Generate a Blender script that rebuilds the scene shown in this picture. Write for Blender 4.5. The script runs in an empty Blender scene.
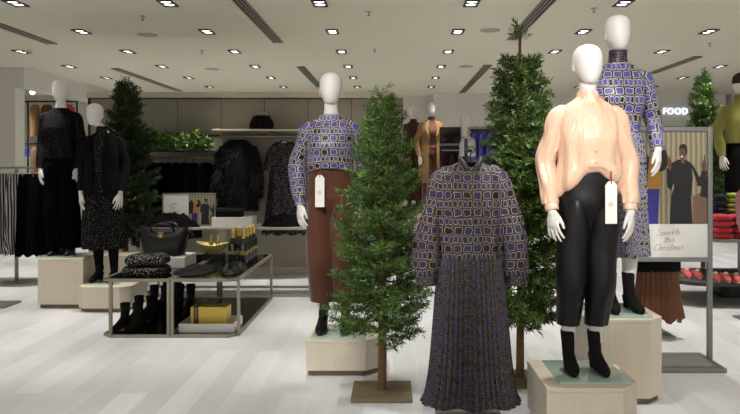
import bpy, bmesh, math, random
import numpy as np
from mathutils import Vector, Matrix, noise

SC = bpy.context.scene
COL = SC.collection
F, CX, CY, H = 719.0, 393.0, 166.0, 1.38      # focal length in px, principal point, eye height
PI = math.pi


def X(px, Y): return (px - CX) * Y / F
def Z(py, Y): return H - (py - CY) * Y / F


# ------------------------------------------------------------------ objects
def thing(name, label, cat, loc=(0, 0, 0), rz=0.0, group=None):
    o = bpy.data.objects.new(name, None)
    COL.objects.link(o)
    o.empty_display_size = 0.1
    o.location = loc
    o.rotation_euler = (0, 0, rz)
    return tag(o, label, cat, group)


def tag(o, label, cat, group=None):
    o['label'] = label
    o['category'] = cat
    if group:
        o['group'] = group
    return o


def struct(o):
    o['kind'] = 'structure'
    return o


def dup(root, loc, rz=None, label=None, scale=None, group=None):
    r = root.copy()
    COL.objects.link(r)
    r.location = loc
    if rz is not None:
        r.rotation_euler = (0, 0, rz)
    if label:
        r['label'] = label
    if scale is not None:
        r.scale = scale
    if group:
        r['group'] = group
    for ch in list(root.children):
        c = ch.copy()
        COL.objects.link(c)
        c.parent = r
        for g in list(ch.children):
            d = g.copy()
            COL.objects.link(d)
            d.parent = c
    return r


class MB:
    """collects shapes and links them as one mesh object"""

    def __init__(self):
        self.v, self.f, self.uv, self.mi = [], [], [], []

    def add(self, verts, faces, uvs=None, mi=0):
        b = len(self.v)
        self.v.extend([tuple(float(c) for c in p) for p in verts])
        for k, fc in enumerate(faces):
            self.f.append([b + i for i in fc])
            self.uv.append(uvs[k] if uvs else None)
            self.mi.append(mi)
        return self

    def box(self, x0, x1, y0, y1, z0, z1, bev=0.0, mi=0, M=None):
        bm = bmesh.new()
        bmesh.ops.create_cube(bm, size=1)
        for v in bm.verts:
            v.co = Vector(((x0 + x1) / 2 + v.co.x * (x1 - x0), (y0 + y1) / 2 + v.co.y * (y1 - y0), (z0 + z1) / 2 + v.co.z * (z1 - z0)))
        if bev > 0:
            bmesh.ops.bevel(bm, geom=bm.edges[:], offset=bev, segments=2, affect='EDGES', profile=0.6)
        bm.verts.index_update()
        vs = [v.co.copy() for v in bm.verts]
        if M is not None:
            vs = [M @ v for v in vs]
        self.add(vs, [[v.index for v in f.verts] for f in bm.faces], None, mi)
        bm.free()
        return self

    def prism(self, poly, z0, z1, bev=0.0, mi=0):
        """upright prism on a 2-D outline (counter-clockwise)"""
        bm = bmesh.new()
        lo = [bm.verts.new((x, y, z0)) for x, y in poly]
        hi = [bm.verts.new((x, y, z1)) for x, y in poly]
        n = len(poly)
        bm.faces.new(lo[::-1])
        bm.faces.new(hi)
        for i in range(n):
            bm.faces.new((lo[i], lo[(i + 1) % n], hi[(i + 1) % n], hi[i]))
        if bev > 0:
            bmesh.ops.bevel(bm, geom=bm.edges[:], offset=bev, segments=2, affect='EDGES', profile=0.6)
        bm.verts.index_update()
        self.add([v.co.copy() for v in bm.verts], [[v.index for v in f.verts] for f in bm.faces], None, mi)
        bm.free()
        return self

    def loft(self, rings, cap0=False, cap1=False, closed=True, mi=0):
        """rings: lists of points, seam first; UVs in metres, centred on the middle of each ring"""
        n = len(rings[0])
        R = [np.array([tuple(p) for p in r], dtype=float) for r in rings]
        V = [0.0]
        for a, b in zip(R, R[1:]):
            V.append(V[-1] + float(np.linalg.norm(a.mean(0) - b.mean(0)) * .5 + np.linalg.norm(a[n // 2] - b[n // 2]) * .5))
        U = []
        for r in R:
            q = np.vstack([r, r[:1]]) if closed else r
            c = np.concatenate([[0], np.cumsum(np.linalg.norm(np.diff(q, axis=0), axis=1))])
            U.append(c - c[-1] / 2)
        faces, uvs = [], []
        m = n if closed else n - 1
        for k in range(len(R) - 1):
            for i in range(m):
                j = (i + 1) % n
                faces.append((k * n + i, k * n + j, (k + 1) * n + j, (k + 1) * n + i))
                uvs.append(((U[k][i], -V[k]), (U[k][i + 1], -V[k]), (U[k + 1][i + 1], -V[k + 1]), (U[k + 1][i], -V[k + 1])))
        verts = [tuple(p) for r in R for p in r]
        for end, on in ((0, cap0), (len(R) - 1, cap1)):
            if on:
                c = R[end].mean(0)
                verts.append(tuple(c))
                ci = len(verts) - 1
                for i in range(m):
                    j = (i + 1) % n
                    fc = (end * n + j, end * n + i, ci) if end == 0 else (end * n + i, end * n + j, ci)
                    faces.append(fc)
                    uvs.append(((0, 0), (.01, 0), (0, .01)))
        return self.add(verts, faces, uvs, mi)

    def tube(self, path, rad, n=10, mi=0, cap=True, smooth=0):
        pts = [tuple(p) for p in path]
        rads = list(rad) if hasattr(rad, '__len__') else [rad] * len(pts)
        if smooth:
            q = catmull([p + (r,) for p, r in zip(pts, rads)], smooth)
            pts, rads = [a[:3] for a in q], [a[3] for a in q]
        rings = tube_rings(pts, rads, n)
        if cap:      # rounded ends
            for end in (0, -1):
                a = np.array(pts[end]); b = np.array(pts[1 if end == 0 else -2])
                d = (a - b) / max(1e-9, np.linalg.norm(a - b))
                ring = np.array(rings[end])
                extra = [a + (ring - a) * s + d * rads[end] * c for s, c in ((.8, .45), (.4, .8))]
                if end == 0:
                    rings = [extra[1], extra[0]] + rings
                else:
                    rings = rings + [extra[0], extra[1]]
        return self.loft(rings, cap, cap, mi=mi)

    def lathe(self, prof, n=20, at=(0, 0, 0), mi=0, cap=True):
        rings = [[(at[0] + r * math.cos(2 * PI * i / n + PI / 2), at[1] + r * math.sin(2 * PI * i / n + PI / 2), at[2] + z) for i in range(n)] for r, z in prof]
        return self.loft(rings, cap, cap, mi=mi)

    def ball(self, c, rx, ry, rz, n=14, m=8, mi=0):
        return self.lathe_e([(math.sin(PI * k / m), -math.cos(PI * k / m)) for k in range(m + 1)], c, rx, ry, rz, n, mi)

    def lathe_e(self, prof, c, rx, ry, rz, n, mi):
        rings = [[(c[0] + max(s, 1e-4) * rx * math.cos(2 * PI * i / n), c[1] + max(s, 1e-4) * ry * math.sin(2 * PI * i / n), c[2] + z * rz) for i in range(n)] for s, z in prof]
        return self.loft(rings, mi=mi)

    def xf(self, M, start=0):
        for i in range(start, len(self.v)):
            self.v[i] = tuple(M @ Vector(self.v[i]))
        return self

    def mesh(self, name, mats, smooth=True, angle=42):
        me = bpy.data.meshes.new(name)
        me.from_pydata(self.v, [], self.f)
        if any(u is not None for u in self.uv):
            lay = me.uv_layers.new(name='UVMap')
            flat = []
            for fc, u in zip(self.f, self.uv):
                flat.extend(c for p in (u if u is not None else [(0, 0)] * len(fc)) for c in p[:2])
            lay.data.foreach_set('uv', np.array(flat, dtype=np.float32))
        for m in (mats if isinstance(mats, (list, tuple)) else [mats]):
            me.materials.append(m)
        me.polygons.foreach_set('material_index', np.array(self.mi, dtype=np.int32))
        if smooth:
            me.shade_smooth()
            me.set_sharp_from_angle(angle=math.radians(angle))
        me.update()
        return me

    def build(self, name, mats, parent=None, loc=None, smooth=True, angle=42):
        o = bpy.data.objects.new(name, self.mesh(name, mats, smooth, angle))
        COL.objects.link(o)
        if parent is not None:
            o.parent = parent
        if loc is not None:
            o.location = loc
        return o


def quads(name, P, mats, parent=None, smooth=False):
    """P: (n,4,3) array of blades"""
    n = len(P)
    me = bpy.data.meshes.new(name)
    me.vertices.add(4 * n); me.loops.add(4 * n); me.polygons.add(n)
    me.vertices.foreach_set('co', P.reshape(-1).astype(np.float32))
    me.loops.foreach_set('vertex_index', np.arange(4 * n, dtype=np.int32))
    me.polygons.foreach_set('loop_start', np.arange(0, 4 * n, 4, dtype=np.int32))
    me.update(calc_edges=True)
    me.materials.append(mats)
    o = bpy.data.objects.new(name, me)
    COL.objects.link(o)
    if parent is not None:
        o.parent = parent
    return o


def catmull(keys, steps):
    k = [np.array(a, dtype=float) for a in keys]
    k = [2 * k[0] - k[1]] + k + [2 * k[-1] - k[-2]]
    out, n = [], len(keys) - 1
    for s in range(steps + 1):
        u = s / steps * n
        i = min(int(u), n - 1)
        t = u - i
        p0, p1, p2, p3 = k[i:i + 4]
        out.append(tuple(.5 * (2 * p1 + (p2 - p0) * t + (2 * p0 - 5 * p1 + 4 * p2 - p3) * t * t + (3 * p1 - p0 - 3 * p2 + p3) * t ** 3)))
    return out


def tube_rings(pts, rads, n, ref=(0.0, 1.0, 0.0), flat=None):
    P = [Vector(p) for p in pts]
    rings, prev = [], None
    for i, p in enumerate(P):
        t = (P[min(i + 1, len(P) - 1)] - P[max(i - 1, 0)]).normalized()
        r = Vector(ref) if prev is None else prev
        a = r - t * r.dot(t)
        if a.length < 1e-3:
            a = Vector((1, 0, 0)) - t * t.x
        a.normalize()
        b = t.cross(a)
        prev = a
        fa, fb = (1, 1) if flat is None else flat
        rr = rads[i]
        rings.append([tuple(p + a * (rr * fa * math.cos(2 * PI * k / n)) + b * (rr * fb * math.sin(2 * PI * k / n))) for k in range(n)])
    return rings


def sp(c, e):
    return math.copysign(abs(c) ** e, c)


def nz(x, y, z=0.0):
    return noise.noise(Vector((x, y, z)))


def body_rings(keys, steps, n=72, ex=.88, fold=None):
    """horizontal rings; keys (z, rx, ry, cx, cy); seam at the back, so the ring's middle is the front (-Y)"""
    out = []
    for z, rx, ry, cx, cy in catmull(keys, steps):
        ring = []
        for i in range(n):
            th = 2 * PI * i / n + PI / 2
            c, s = math.cos(th), math.sin(th)
            dr, dz = fold(th, z) if fold else (0, 0)
            ring.append((cx + (rx + dr) * sp(c, ex), cy + (ry + dr) * sp(s, ex), z + dz))
        out.append(ring)
    return out


def sleeve_rings(keys, steps, n=28, amp=.006, freq=16.0, seed=0.0, fx=1.0, fy=1.0):
    """keys (x,y,z,r) down the arm with cross folds"""
    q = catmull(keys, steps)
    rings = tube_rings([a[:3] for a in q], [a[3] for a in q], n, flat=(fy, fx))
    out = []
    for k, (r, a) in enumerate(zip(rings, q)):
        c = Vector(a[:3])
        nr = []
        for i, p in enumerate(r):
            d = Vector(p) - c
            th = 2 * PI * i / n
            w = 1 + amp / max(a[3], .02) * (.40 * math.sin(freq * k / steps + 2.6 * math.sin(th + seed) + seed) + 1.5 * nz(math.cos(th) * 2.3 + seed, math.sin(th) * 2.3, k / steps * 4.0))
            nr.append(tuple(c + d * w))
        out.append(nr)
    return out
# ------------------------------------------------------------------ materials
def lin(c):
    return tuple((x / 12.92 if x <= .04045 else ((x + .055) / 1.055) ** 2.4) for x in (v / 255 for v in c)) + (1.0,)


class NT:
    def __init__(self, name):
        self.m = bpy.data.materials.new(name)
        self.m.use_nodes = True
        self.t = self.m.node_tree
        self.b = self.t.nodes['Principled BSDF']

    def n(self, kind, **kw):
        nd = self.t.nodes.new(kind)
        for k, v in kw.items():
            if k.startswith('i_'):
                key = k[2:]
                nd.inputs[int(key) if key.isdigit() else key.replace('_', ' ')].default_value = v
            else:
                setattr(nd, k, v)
        return nd

    def l(self, a, b):
        self.t.links.new(a, b)

    def math(self, op, a, b=None, c=None):
        nd = self.n('ShaderNodeMath', operation=op)
        for i, x in enumerate((a, b, c)):
            if x is None:
                continue
            if isinstance(x, (int, float)):
                nd.inputs[i].default_value = x
            else:
                self.l(x, nd.inputs[i])
        return nd.outputs[0]

    def mix(self, fac, a, b):
        nd = self.n('ShaderNodeMix', data_type='RGBA')
        for s, x in ((nd.inputs[0], fac), (nd.inputs[6], a), (nd.inputs[7], b)):
            if isinstance(x, (int, float, tuple)):
                s.default_value = x
            else:
                self.l(x, s)
        return nd.outputs[2]

    def col(self, x):
        if isinstance(x, tuple):
            self.b.inputs['Base Color'].default_value = x
        else:
            self.l(x, self.b.inputs['Base Color'])

    def set(self, **kw):
        for k, v in kw.items():
            self.b.inputs[k.replace('_', ' ')].default_value = v
        return self

    def bump(self, h, strength=.3, dist=.01):
        nd = self.n('ShaderNodeBump', i_Strength=strength, i_Distance=dist)
        self.l(h, nd.inputs['Height'])
        self.l(nd.outputs[0], self.b.inputs['Normal'])


def plain(name, rgb, rough=.6, metal=0.0, var=.08, scale=6.0, bump=0.0, bscale=300.0, spec=.5, coat=0.0, sheen=0.0):
    t = NT(name)
    c = lin(rgb)
    co = t.n('ShaderNodeTexCoord')
    ns = t.n('ShaderNodeTexNoise', i_Scale=scale, i_Detail=4.0)
    t.l(co.outputs['Object'], ns.inputs['Vector'])
    lo = tuple(x * (1 - var) for x in c[:3]) + (1,)
    hi = tuple(min(1, x * (1 + var)) for x in c[:3]) + (1,)
    t.col(t.mix(ns.outputs[0], lo, hi))
    t.set(Roughness=rough, Metallic=metal, Specular_IOR_Level=spec, Coat_Weight=coat, Sheen_Weight=sheen)
    if bump:
        n2 = t.n('ShaderNodeTexNoise', i_Scale=bscale, i_Detail=2.0)
        t.l(co.outputs['Object'], n2.inputs['Vector'])
        t.bump(n2.outputs[0], bump, .004)
    return t.m


def glow(name, rgb, power):
    t = NT(name)
    t.col(lin(rgb))
    t.b.inputs['Emission Color'].default_value = lin(rgb)
    t.b.inputs['Emission Strength'].default_value = power
    return t.m


def linkprint(name, px, py, line=.10, navy=(62, 60, 122), dark=(20, 18, 28), cream=(196, 180, 168), rough=.42, warp=.09, jitter=0.0, share=.68):
    """woven chain-link print: cream rounded outlines on navy and black, drawn on the cloth's own UVs (metres)"""
    t = NT(name)
    co = t.n('ShaderNodeTexCoord')
    ns = t.n('ShaderNodeTexNoise', i_Scale=22.0, i_Detail=1.0)
    t.l(co.outputs['UV'], ns.inputs['Vector'])
    sx = t.n('ShaderNodeSeparateXYZ'); t.l(co.outputs['UV'], sx.inputs[0])
    nx = t.n('ShaderNodeSeparateColor'); t.l(ns.outputs['Color'], nx.inputs[0])
    u = t.math('ADD', t.math('DIVIDE', sx.outputs[0], px), t.math('MULTIPLY', t.math('SUBTRACT', nx.outputs[0], .5), warp * 3))
    jn = t.n('ShaderNodeTexWhiteNoise', noise_dimensions='1D')
    t.l(t.math('FLOOR', u), jn.inputs['W'])
    v = t.math('ADD', t.math('MULTIPLY', jn.outputs[0], jitter), t.math('ADD', t.math('DIVIDE', sx.outputs[1], py), t.math('MULTIPLY', t.math('SUBTRACT', nx.outputs[1], .5), warp * 3)))

    # every other row holds pairs of narrow links
    odd = t.math('FLOORED_MODULO', t.math('FLOOR', v), 2.0)
    u = t.math('MULTIPLY', u, t.math('ADD', 1.0, odd))

    def cell(du, dv, ru, rv, p):
        a = t.math('ABSOLUTE', t.math('SUBTRACT', t.math('FRACT', t.math('ADD', u, du)), .5))
        b = t.math('ABSOLUTE', t.math('SUBTRACT', t.math('FRACT', t.math('ADD', v, dv)), .5))
        return t.math('POWER', t.math('ADD', t.math('POWER', t.math('DIVIDE', a, ru), p), t.math('POWER', t.math('DIVIDE', b, rv), p)), 1 / p)

    A = cell(0, 0, .41, .41, 4.0)
    B = cell(.5, .5, .15, .09, 2.4)
    ringA = t.math('LESS_THAN', t.math('ABSOLUTE', t.math('SUBTRACT', A, .93)), t.math('MULTIPLY', t.math('ADD', 1.0, t.math('MULTIPLY', odd, .35)), line))
    ringB = t.math('LESS_THAN', t.math('ABSOLUTE', t.math('SUBTRACT', B, .85)), line * 1.5)
    lines = t.math('MINIMUM', 1.0, t.math('ADD', ringA, ringB))
    wn = t.n('ShaderNodeTexWhiteNoise', noise_dimensions='2D')
    cb = t.n('ShaderNodeCombineXYZ')
    t.l(t.math('FLOOR', u), cb.inputs[0]); t.l(t.math('FLOOR', v), cb.inputs[1])
    t.l(cb.outputs[0], wn.inputs[0])
    pick = t.math('MULTIPLY', t.math('LESS_THAN', A, .93), t.math('LESS_THAN', wn.outputs[0], share))
    fill = t.mix(pick, lin(dark), lin(navy))
    t.col(t.mix(lines, fill, lin(cream)))
    t.set(Roughness=rough, Specular_IOR_Level=.45)
    n3 = t.n('ShaderNodeTexNoise', i_Scale=500.0)
    t.l(co.outputs['UV'], n3.inputs['Vector'])
    t.bump(n3.outputs[0], .1, .002)
    return t.m


def sequin(name, base, spark, amount=.3, scale=160.0, rough=.35, metal=.3, stretch=(1, 1, 1)):
    t = NT(name)
    co = t.n('ShaderNodeTexCoord')
    mp = t.n('ShaderNodeMapping'); mp.inputs['Scale'].default_value = stretch
    t.l(co.outputs['Object'], mp.inputs[0])
    vo = t.n('ShaderNodeTexVoronoi', i_Scale=scale)
    t.l(mp.outputs[0], vo.inputs['Vector'])
    s = t.n('ShaderNodeSeparateColor'); t.l(vo.outputs['Color'], s.inputs[0])
    k = t.math('LESS_THAN', s.outputs[0], amount)
    dots = t.math('MULTIPLY', k, t.math('LESS_THAN', vo.outputs['Distance'], .42))
    amp = t.math('MULTIPLY', dots, t.math('ADD', .35, t.math('MULTIPLY', s.outputs[1], .65)))
    t.col(t.mix(amp, lin(base), lin(spark)))
    t.set(Roughness=rough, Specular_IOR_Level=.12)
    t.l(t.math('MULTIPLY', dots, metal), t.b.inputs['Metallic'])
    t.bump(s.outputs[2], .4, .003)
    return t.m


def needles(name, dark, light, rough=.55):
    t = NT(name)
    g = t.n('ShaderNodeNewGeometry')
    co = t.n('ShaderNodeTexCoord')
    ns = t.n('ShaderNodeTexNoise', i_Scale=7.0, i_Detail=2.0)
    t.l(co.outputs['Object'], ns.inputs['Vector'])
    f = t.math('ADD', t.math('MULTIPLY', t.math('POWER', g.outputs['Random Per Island'], 1.7), .8), t.math('MULTIPLY', t.math('SUBTRACT', ns.outputs[0], .3), .5))
    t.col(t.mix(f, lin(dark), lin(light)))
    t.set(Roughness=rough, Specular_IOR_Level=.35)
    return t.m


def wood(name, a, b, rough=.5, scale=(3, 3, 40), axis_obj=True):
    t = NT(name)
    co = t.n('ShaderNodeTexCoord')
    mp = t.n('ShaderNodeMapping'); mp.inputs['Scale'].default_value = scale
    t.l(co.outputs['Object'], mp.inputs[0])
    ns = t.n('ShaderNodeTexNoise', i_Scale=1.0, i_Detail=6.0, i_Distortion=.6)
    t.l(mp.outputs[0], ns.inputs['Vector'])
    t.col(t.mix(ns.outputs[0], lin(a), lin(b)))
    t.set(Roughness=rough)
    t.bump(ns.outputs[0], .06, .003)
    return t.m


def floor_mat():
    t = NT('floor_planks')
    co = t.n('ShaderNodeTexCoord')
    mp = t.n('ShaderNodeMapping')
    mp.inputs['Rotation'].default_value = (0, 0, PI / 2)
    t.l(co.outputs['Object'], mp.inputs[0])
    br = t.n('ShaderNodeTexBrick')
    br.offset = .37
    for k, v in (('Scale', 1.0), ('Brick Width', 1.0), ('Row Height', .165), ('Mortar Size', .0022), ('Mortar Smooth', .3), ('Bias', 0.0)):
        br.inputs[k].default_value = v
    br.inputs['Color1'].default_value = (0, 0, 0, 1)
    br.inputs['Color2'].default_value = (1, 1, 1, 1)
    br.inputs['Mortar'].default_value = (.5, .5, .5, 1)
    t.l(mp.outputs[0], br.inputs['Vector'])
    mp2 = t.n('ShaderNodeMapping'); mp2.inputs['Scale'].default_value = (14, 1.6, 1)
    t.l(co.outputs['Object'], mp2.inputs[0])
    ns = t.n('ShaderNodeTexNoise', i_Scale=1.0, i_Detail=6.0)
    t.l(mp2.outputs[0], ns.inputs['Vector'])
    n2 = t.n('ShaderNodeTexNoise', i_Scale=1.3, i_Detail=2.0)
    t.l(co.outputs['Object'], n2.inputs['Vector'])
    sc = t.n('ShaderNodeSeparateColor'); t.l(br.outputs['Color'], sc.inputs[0])
    f = t.math('ADD', t.math('MULTIPLY', sc.outputs[0], .6), t.math('ADD', t.math('MULTIPLY', ns.outputs[0], .5), t.math('MULTIPLY', n2.outputs[0], .25)))
    base = t.mix(t.math('MULTIPLY', f, .8), lin((188, 189, 191)), lin((228, 229, 231)))
    t.col(t.mix(t.math('MULTIPLY', br.outputs['Fac'], .45), base, lin((232, 231, 228))))
    t.set(Roughness=.42, Specular_IOR_Level=.4)
    t.bump(t.math('MULTIPLY', br.outputs['Fac'], -1.0), .08, .002)
    return t.m


def stripes(name, a, b, px, rough=.6):
    t = NT(name)
    co = t.n('ShaderNodeTexCoord')
    s = t.n('ShaderNodeSeparateXYZ'); t.l(co.outputs['UV'], s.inputs[0])
    ns = t.n('ShaderNodeTexNoise', i_Scale=5.0); t.l(co.outputs['UV'], ns.inputs['Vector'])
    u = t.math('ADD', t.math('DIVIDE', s.outputs[0], px), t.math('MULTIPLY', ns.outputs[0], .8))
    k = t.math('LESS_THAN', t.math('FRACT', u), .42)
    t.col(t.mix(k, lin(a), lin(b)))
    t.set(Roughness=rough)
    return t.m


def satin(name, rgb):
    t = NT(name)
    co = t.n('ShaderNodeTexCoord')
    mp = t.n('ShaderNodeMapping'); mp.inputs['Scale'].default_value = (15, 15, 4.5)
    mp.inputs['Rotation'].default_value = (0, .25, 0)
    t.l(co.outputs['Object'], mp.inputs[0])
    ns = t.n('ShaderNodeTexNoise', i_Scale=1.0, i_Detail=2.5, i_Distortion=.8)
    t.l(mp.outputs[0], ns.inputs['Vector'])
    t.col(lin(rgb))
    t.set(Roughness=.36, Specular_IOR_Level=.45, Sheen_Weight=.15)
    t.bump(ns.outputs[0], .75, .02)
    return t.m


M = dict(
    floor=floor_mat(),
    ceiling=plain('ceiling_paint', (224, 218, 198), .9, var=.02, scale=.6),
    wall=plain('wall_paint', (218, 215, 205), .85, var=.03, scale=1.0),
    wallwhite=plain('bulkhead_paint', (218, 214, 208), .85, var=.02, scale=1.0),
    panel=plain('wall_panel_laminate', (134, 128, 115), .6, var=.05, scale=3.0),
    trim=plain('pale_trim', (196, 184, 164), .6, var=.03),
    dim=plain('dark_grey_finish', (62, 58, 56), .8),
    joint=plain('panel_joint', (40, 38, 34), .8),
    mannequin=plain('mannequin_white', (226, 221, 216), .42, var=.015, scale=4, spec=.4),
    plinth=wood('pale_oak_veneer', (216, 203, 182), (232, 221, 204), .5, (2, 2, 60)),
    plinth_v=wood('pale_oak_veneer_upright', (216, 203, 182), (232, 221, 204), .5, (60, 60, 2)),
    greywood=wood('taupe_veneer', (150, 142, 128), (172, 164, 150), .5, (3, 3, 50)),
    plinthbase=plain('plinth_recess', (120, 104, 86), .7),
    glass_plate=plain('frosted_green_glass', (176, 200, 190), .18, var=.02, spec=.6, coat=.4),
    glass_edge=plain('green_glass_edge', (86, 138, 122), .2),
    metal=plain('taupe_metal', (146, 139, 125), .38, metal=.55, var=.03),
    greymetal=plain('grey_frame_metal', (128, 128, 126), .42, metal=.4, var=.03),
    steel=plain('brushed_steel', (178, 178, 176), .3, metal=.9, var=.03),
    blackgloss=plain('black_glass', (14, 14, 15), .07, var=.05, spec=.6),
    blackshelf=plain('black_shelf', (26, 27, 28), .22, var=.05),
    black=plain('black_cloth', (10, 9, 10), .85, var=.15, scale=14, bump=.15, bscale=260, spec=.12),
    blacksatin=plain('black_trouser_cloth', (15, 14, 15), .45, var=.12, scale=10, bump=.1, spec=.35),
    velvet=plain('black_velvet', (7, 6, 8), .95, var=.2, scale=10, spec=.05),
    leather=plain('black_leather', (14, 13, 14), .38, var=.1, scale=30, bump=.15, bscale=160, spec=.35),
    suede=plain('black_suede', (22, 20, 21), .85, var=.2, scale=30, bump=.2, spec=.2),
    fur=needles('black_fur', (6, 6, 7), (34, 32, 33), .7),
    furbase=plain('black_fur_hide', (9, 9, 9), .9),
    peach=satin('peach_satin', (236, 194, 166)),
    button=plain('pearl_button', (225, 190, 165), .3),
    rust=plain('rust_wool', (80, 38, 10), .75, var=.08, scale=12, bump=.2, sheen=.2),
    partition=plain('partition_paint', (160, 153, 140), .8, var=.03),
    speakergrey=plain('speaker_grille', (176, 168, 154), .8),
    palegold=plain('pale_gold_enamel', (222, 200, 132), .3, metal=.35, var=.05),
    brown=plain('brown_pleat_cloth', (98, 58, 30), .7, var=.15, scale=12, bump=.15),
    darkbrown=plain('dark_brown_wool', (74, 44, 30), .8, var=.1),
    camel=plain('camel_wool', (148, 112, 74), .8, var=.08, bump=.15),
    olive=plain('olive_knit', (132, 128, 60), .85, var=.12, scale=30, bump=.4, bscale=120, sheen=.2),
    beanie=plain('dark_maroon_knit', (46, 28, 28), .9, var=.2, scale=30, bump=.4, bscale=120),
    red=plain('red_knit', (176, 22, 34), .85, var=.25, scale=40, bump=.4, bscale=90, sheen=.2),
    green=plain('lime_knit', (128, 150, 44), .85, var=.15, scale=30, bump=.3, bscale=90, sheen=.2),
    pink=plain('dusty_pink_cloth', (176, 122, 128), .8, var=.1),
    coral=plain('coral_shoe', (206, 84, 84), .6),
    cream=plain('cream_sole', (222, 210, 196), .6),
    navy=plain('dark_navy_knit', (22, 26, 42), .9, var=.1),
    lilac=plain('violet_blue_cloth', (92, 92, 178), .7, var=.2, scale=12),
    palegrey=plain('pale_grey_cloth', (186, 184, 186), .7, var=.15, scale=14, bump=.2),
    burgundy=plain('burgundy_cloth', (60, 24, 24), .8, var=.2),
    white=plain('white_lacquer', (224, 222, 218), .4, var=.01),
    paper=plain('white_card', (232, 228, 222), .6, var=.02),
    ink=plain('printed_ink', (120, 110, 104), .7),
    ribbon=plain('red_ribbon', (170, 30, 36), .5),
    gold=plain('gold_foil', (214, 178, 96), .34, metal=.7, var=.08, scale=30),
    goldink=plain('gold_ink', (176, 142, 72), .45, metal=.3),
    goldbox=plain('gold_gift_paper', (214, 184, 84), .4, metal=.35, var=.04),
    bottle=plain('dark_bottle_glass', (14, 20, 14), .08, var=.1, spec=.6, coat=.5),
    labelpaper=plain('cream_label', (150, 130, 78), .5),
    trunk=plain('tree_bark', (112, 80, 52), .85, var=.25, scale=18, bump=.5, bscale=50),
    twig=plain('twig_bark', (70, 52, 32), .85, var=.2),
    basewood=plain('tree_base_board', (116, 104, 78), .6, var=.12, scale=10),
    fir=needles('fir_needles', (12, 34, 12), (122, 158, 72)),
    fir_light=needles('broad_fir_needles', (9, 28, 11), (128, 160, 78), .45),
    fir_dark=needles('dark_fir_needles', (7, 23, 10), (70, 98, 48)),
    lampwhite=glow('lamp_lens', (255, 250, 240), 4.0),
    lamphouse=plain('lamp_housing_black', (30, 28, 26), .5),
    signglow=glow('sign_letter_face', (226, 236, 255), 1.25),
    vent=plain('vent_bar', (150, 142, 130), .5, metal=.2),
    ventdark=plain('vent_slot', (48, 44, 40), .8),
    print_a=linkprint('link_print', .058, .050, line=.085, navy=(76, 72, 146), dark=(20, 18, 30), cream=(206, 194, 184), warp=.13),
    print_b=linkprint('link_print_dress', .052, .047, line=.062, navy=(36, 34, 78), dark=(10, 9, 14), cream=(176, 156, 138), warp=.17),  # navy and outlines darkened for the weaker light on the hanging dress
    print_c=linkprint('link_print_fine', .018, .040, line=.068, navy=(36, 34, 96), dark=(7, 6, 9), cream=(132, 116, 104), warp=.26, jitter=1.0, share=.4),
    print_d=linkprint('link_print_skirt', .026, .034, line=.10, navy=(64, 62, 134), dark=(14, 12, 20), cream=(190, 180, 172), warp=.2, jitter=.6, share=.55),
    print_e=linkprint('link_print_blue', .060, .054, line=.085, navy=(78, 78, 156), dark=(22, 20, 34), cream=(206, 194, 182), warp=.12, share=.8),
    seqblack=sequin('black_sequin', (11, 10, 11), (150, 147, 144), .03, 190, .75),
    seqdark=sequin('dark_bead_cloth', (14, 13, 14), (150, 147, 142), .18, 150, .6),
    seqspot=sequin('spotted_cloth', (18, 17, 18), (190, 186, 180), .42, 105, .6, .0),
    seqskirt=sequin('spotted_skirt_cloth', (12, 11, 12), (112, 109, 106), .3, 125, .7, .0, (1, 1, .7)),
    seqsilver=sequin('silver_bead_cloth', (24, 22, 24), (150, 142, 146), .45, 170, .4, .4, (1, 1, .5)),
    stripe=stripes('striped_pleat_cloth', (20, 19, 20), (190, 188, 188), .034),
    skin=plain('printed_skin', (104, 66, 46), .6),
    skinlight=plain('printed_skin_pale', (176, 130, 104), .6),
    hairp=plain('printed_hair', (26, 20, 18), .6),
    smile=plain('printed_smile', (236, 226, 218), .6),
    yellowp=plain('printed_ochre', (168, 120, 40), .6),
    bluep=plain('printed_blue', (44, 38, 128), .6),
    blackp=plain('printed_black', (24, 22, 24), .6, var=.4, scale=40),
    jeansp=plain('printed_taupe', (116, 92, 70), .6),
)


def curtain_print():
    t = NT('printed_curtain')
    co = t.n('ShaderNodeTexCoord')
    w = t.n('ShaderNodeTexWave', i_Scale=9.0, i_Distortion=1.5, i_Detail=2.0)
    t.l(co.outputs['Object'], w.inputs['Vector'])
    t.col(t.mix(w.outputs['Fac'], lin((122, 113, 90)), lin((168, 158, 128))))
    t.set(Roughness=.6)
    return t.m


M['curtainp'] = curtain_print()
# ------------------------------------------------------------------ the setting
CEIL = 3.0
FX0, FX1, FY0, FY1 = -9.6, 7.6, -1.0, 16.6


def plane_box(name, b, m, bev=0.0):
    return struct(MB().box(*b, bev=bev).build(name, m))


plane_box('floor', (FX0, FX1, FY0, FY1, -.06, 0), M['floor'])
plane_box('ceiling', (FX0, FX1, FY0, FY1, CEIL, CEIL + .08), M['ceiling'])
plane_box('wall_back', (FX0, FX1, 16.6, 16.7, 0, CEIL), M['wall'])
plane_box('wall_right', (FX1, FX1 + .1, FY0, 16.7, 0, CEIL), M['wall'])
plane_box('wall_left', (FX0 - .1, FX0, FY0, 16.7, 0, CEIL), M['wall'])
# pillar and bulkhead on the left, with the opening to the next room under it
struct(MB().box(-8.6, -6.2, 11.8, 12.1, 0, CEIL).build('wall_pillar', M['wall']))
struct(MB().box(-6.2, -6.05, 11.8, 16.6, 2.66, CEIL).build('wall_bulkhead', M['wallwhite']))
# fascia over the far openings on the right, carrying the sign
struct(MB().box(.9, 7.5, 16.2, 16.35, 2.28, CEIL).build('wall_fascia', M['wall']))
struct(MB().box(2.3, 7.5, 16.36, 16.59, 0, 2.28).build('wall_recess', M['dim']))  # solid dark box filling the far opening under the fascia
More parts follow.
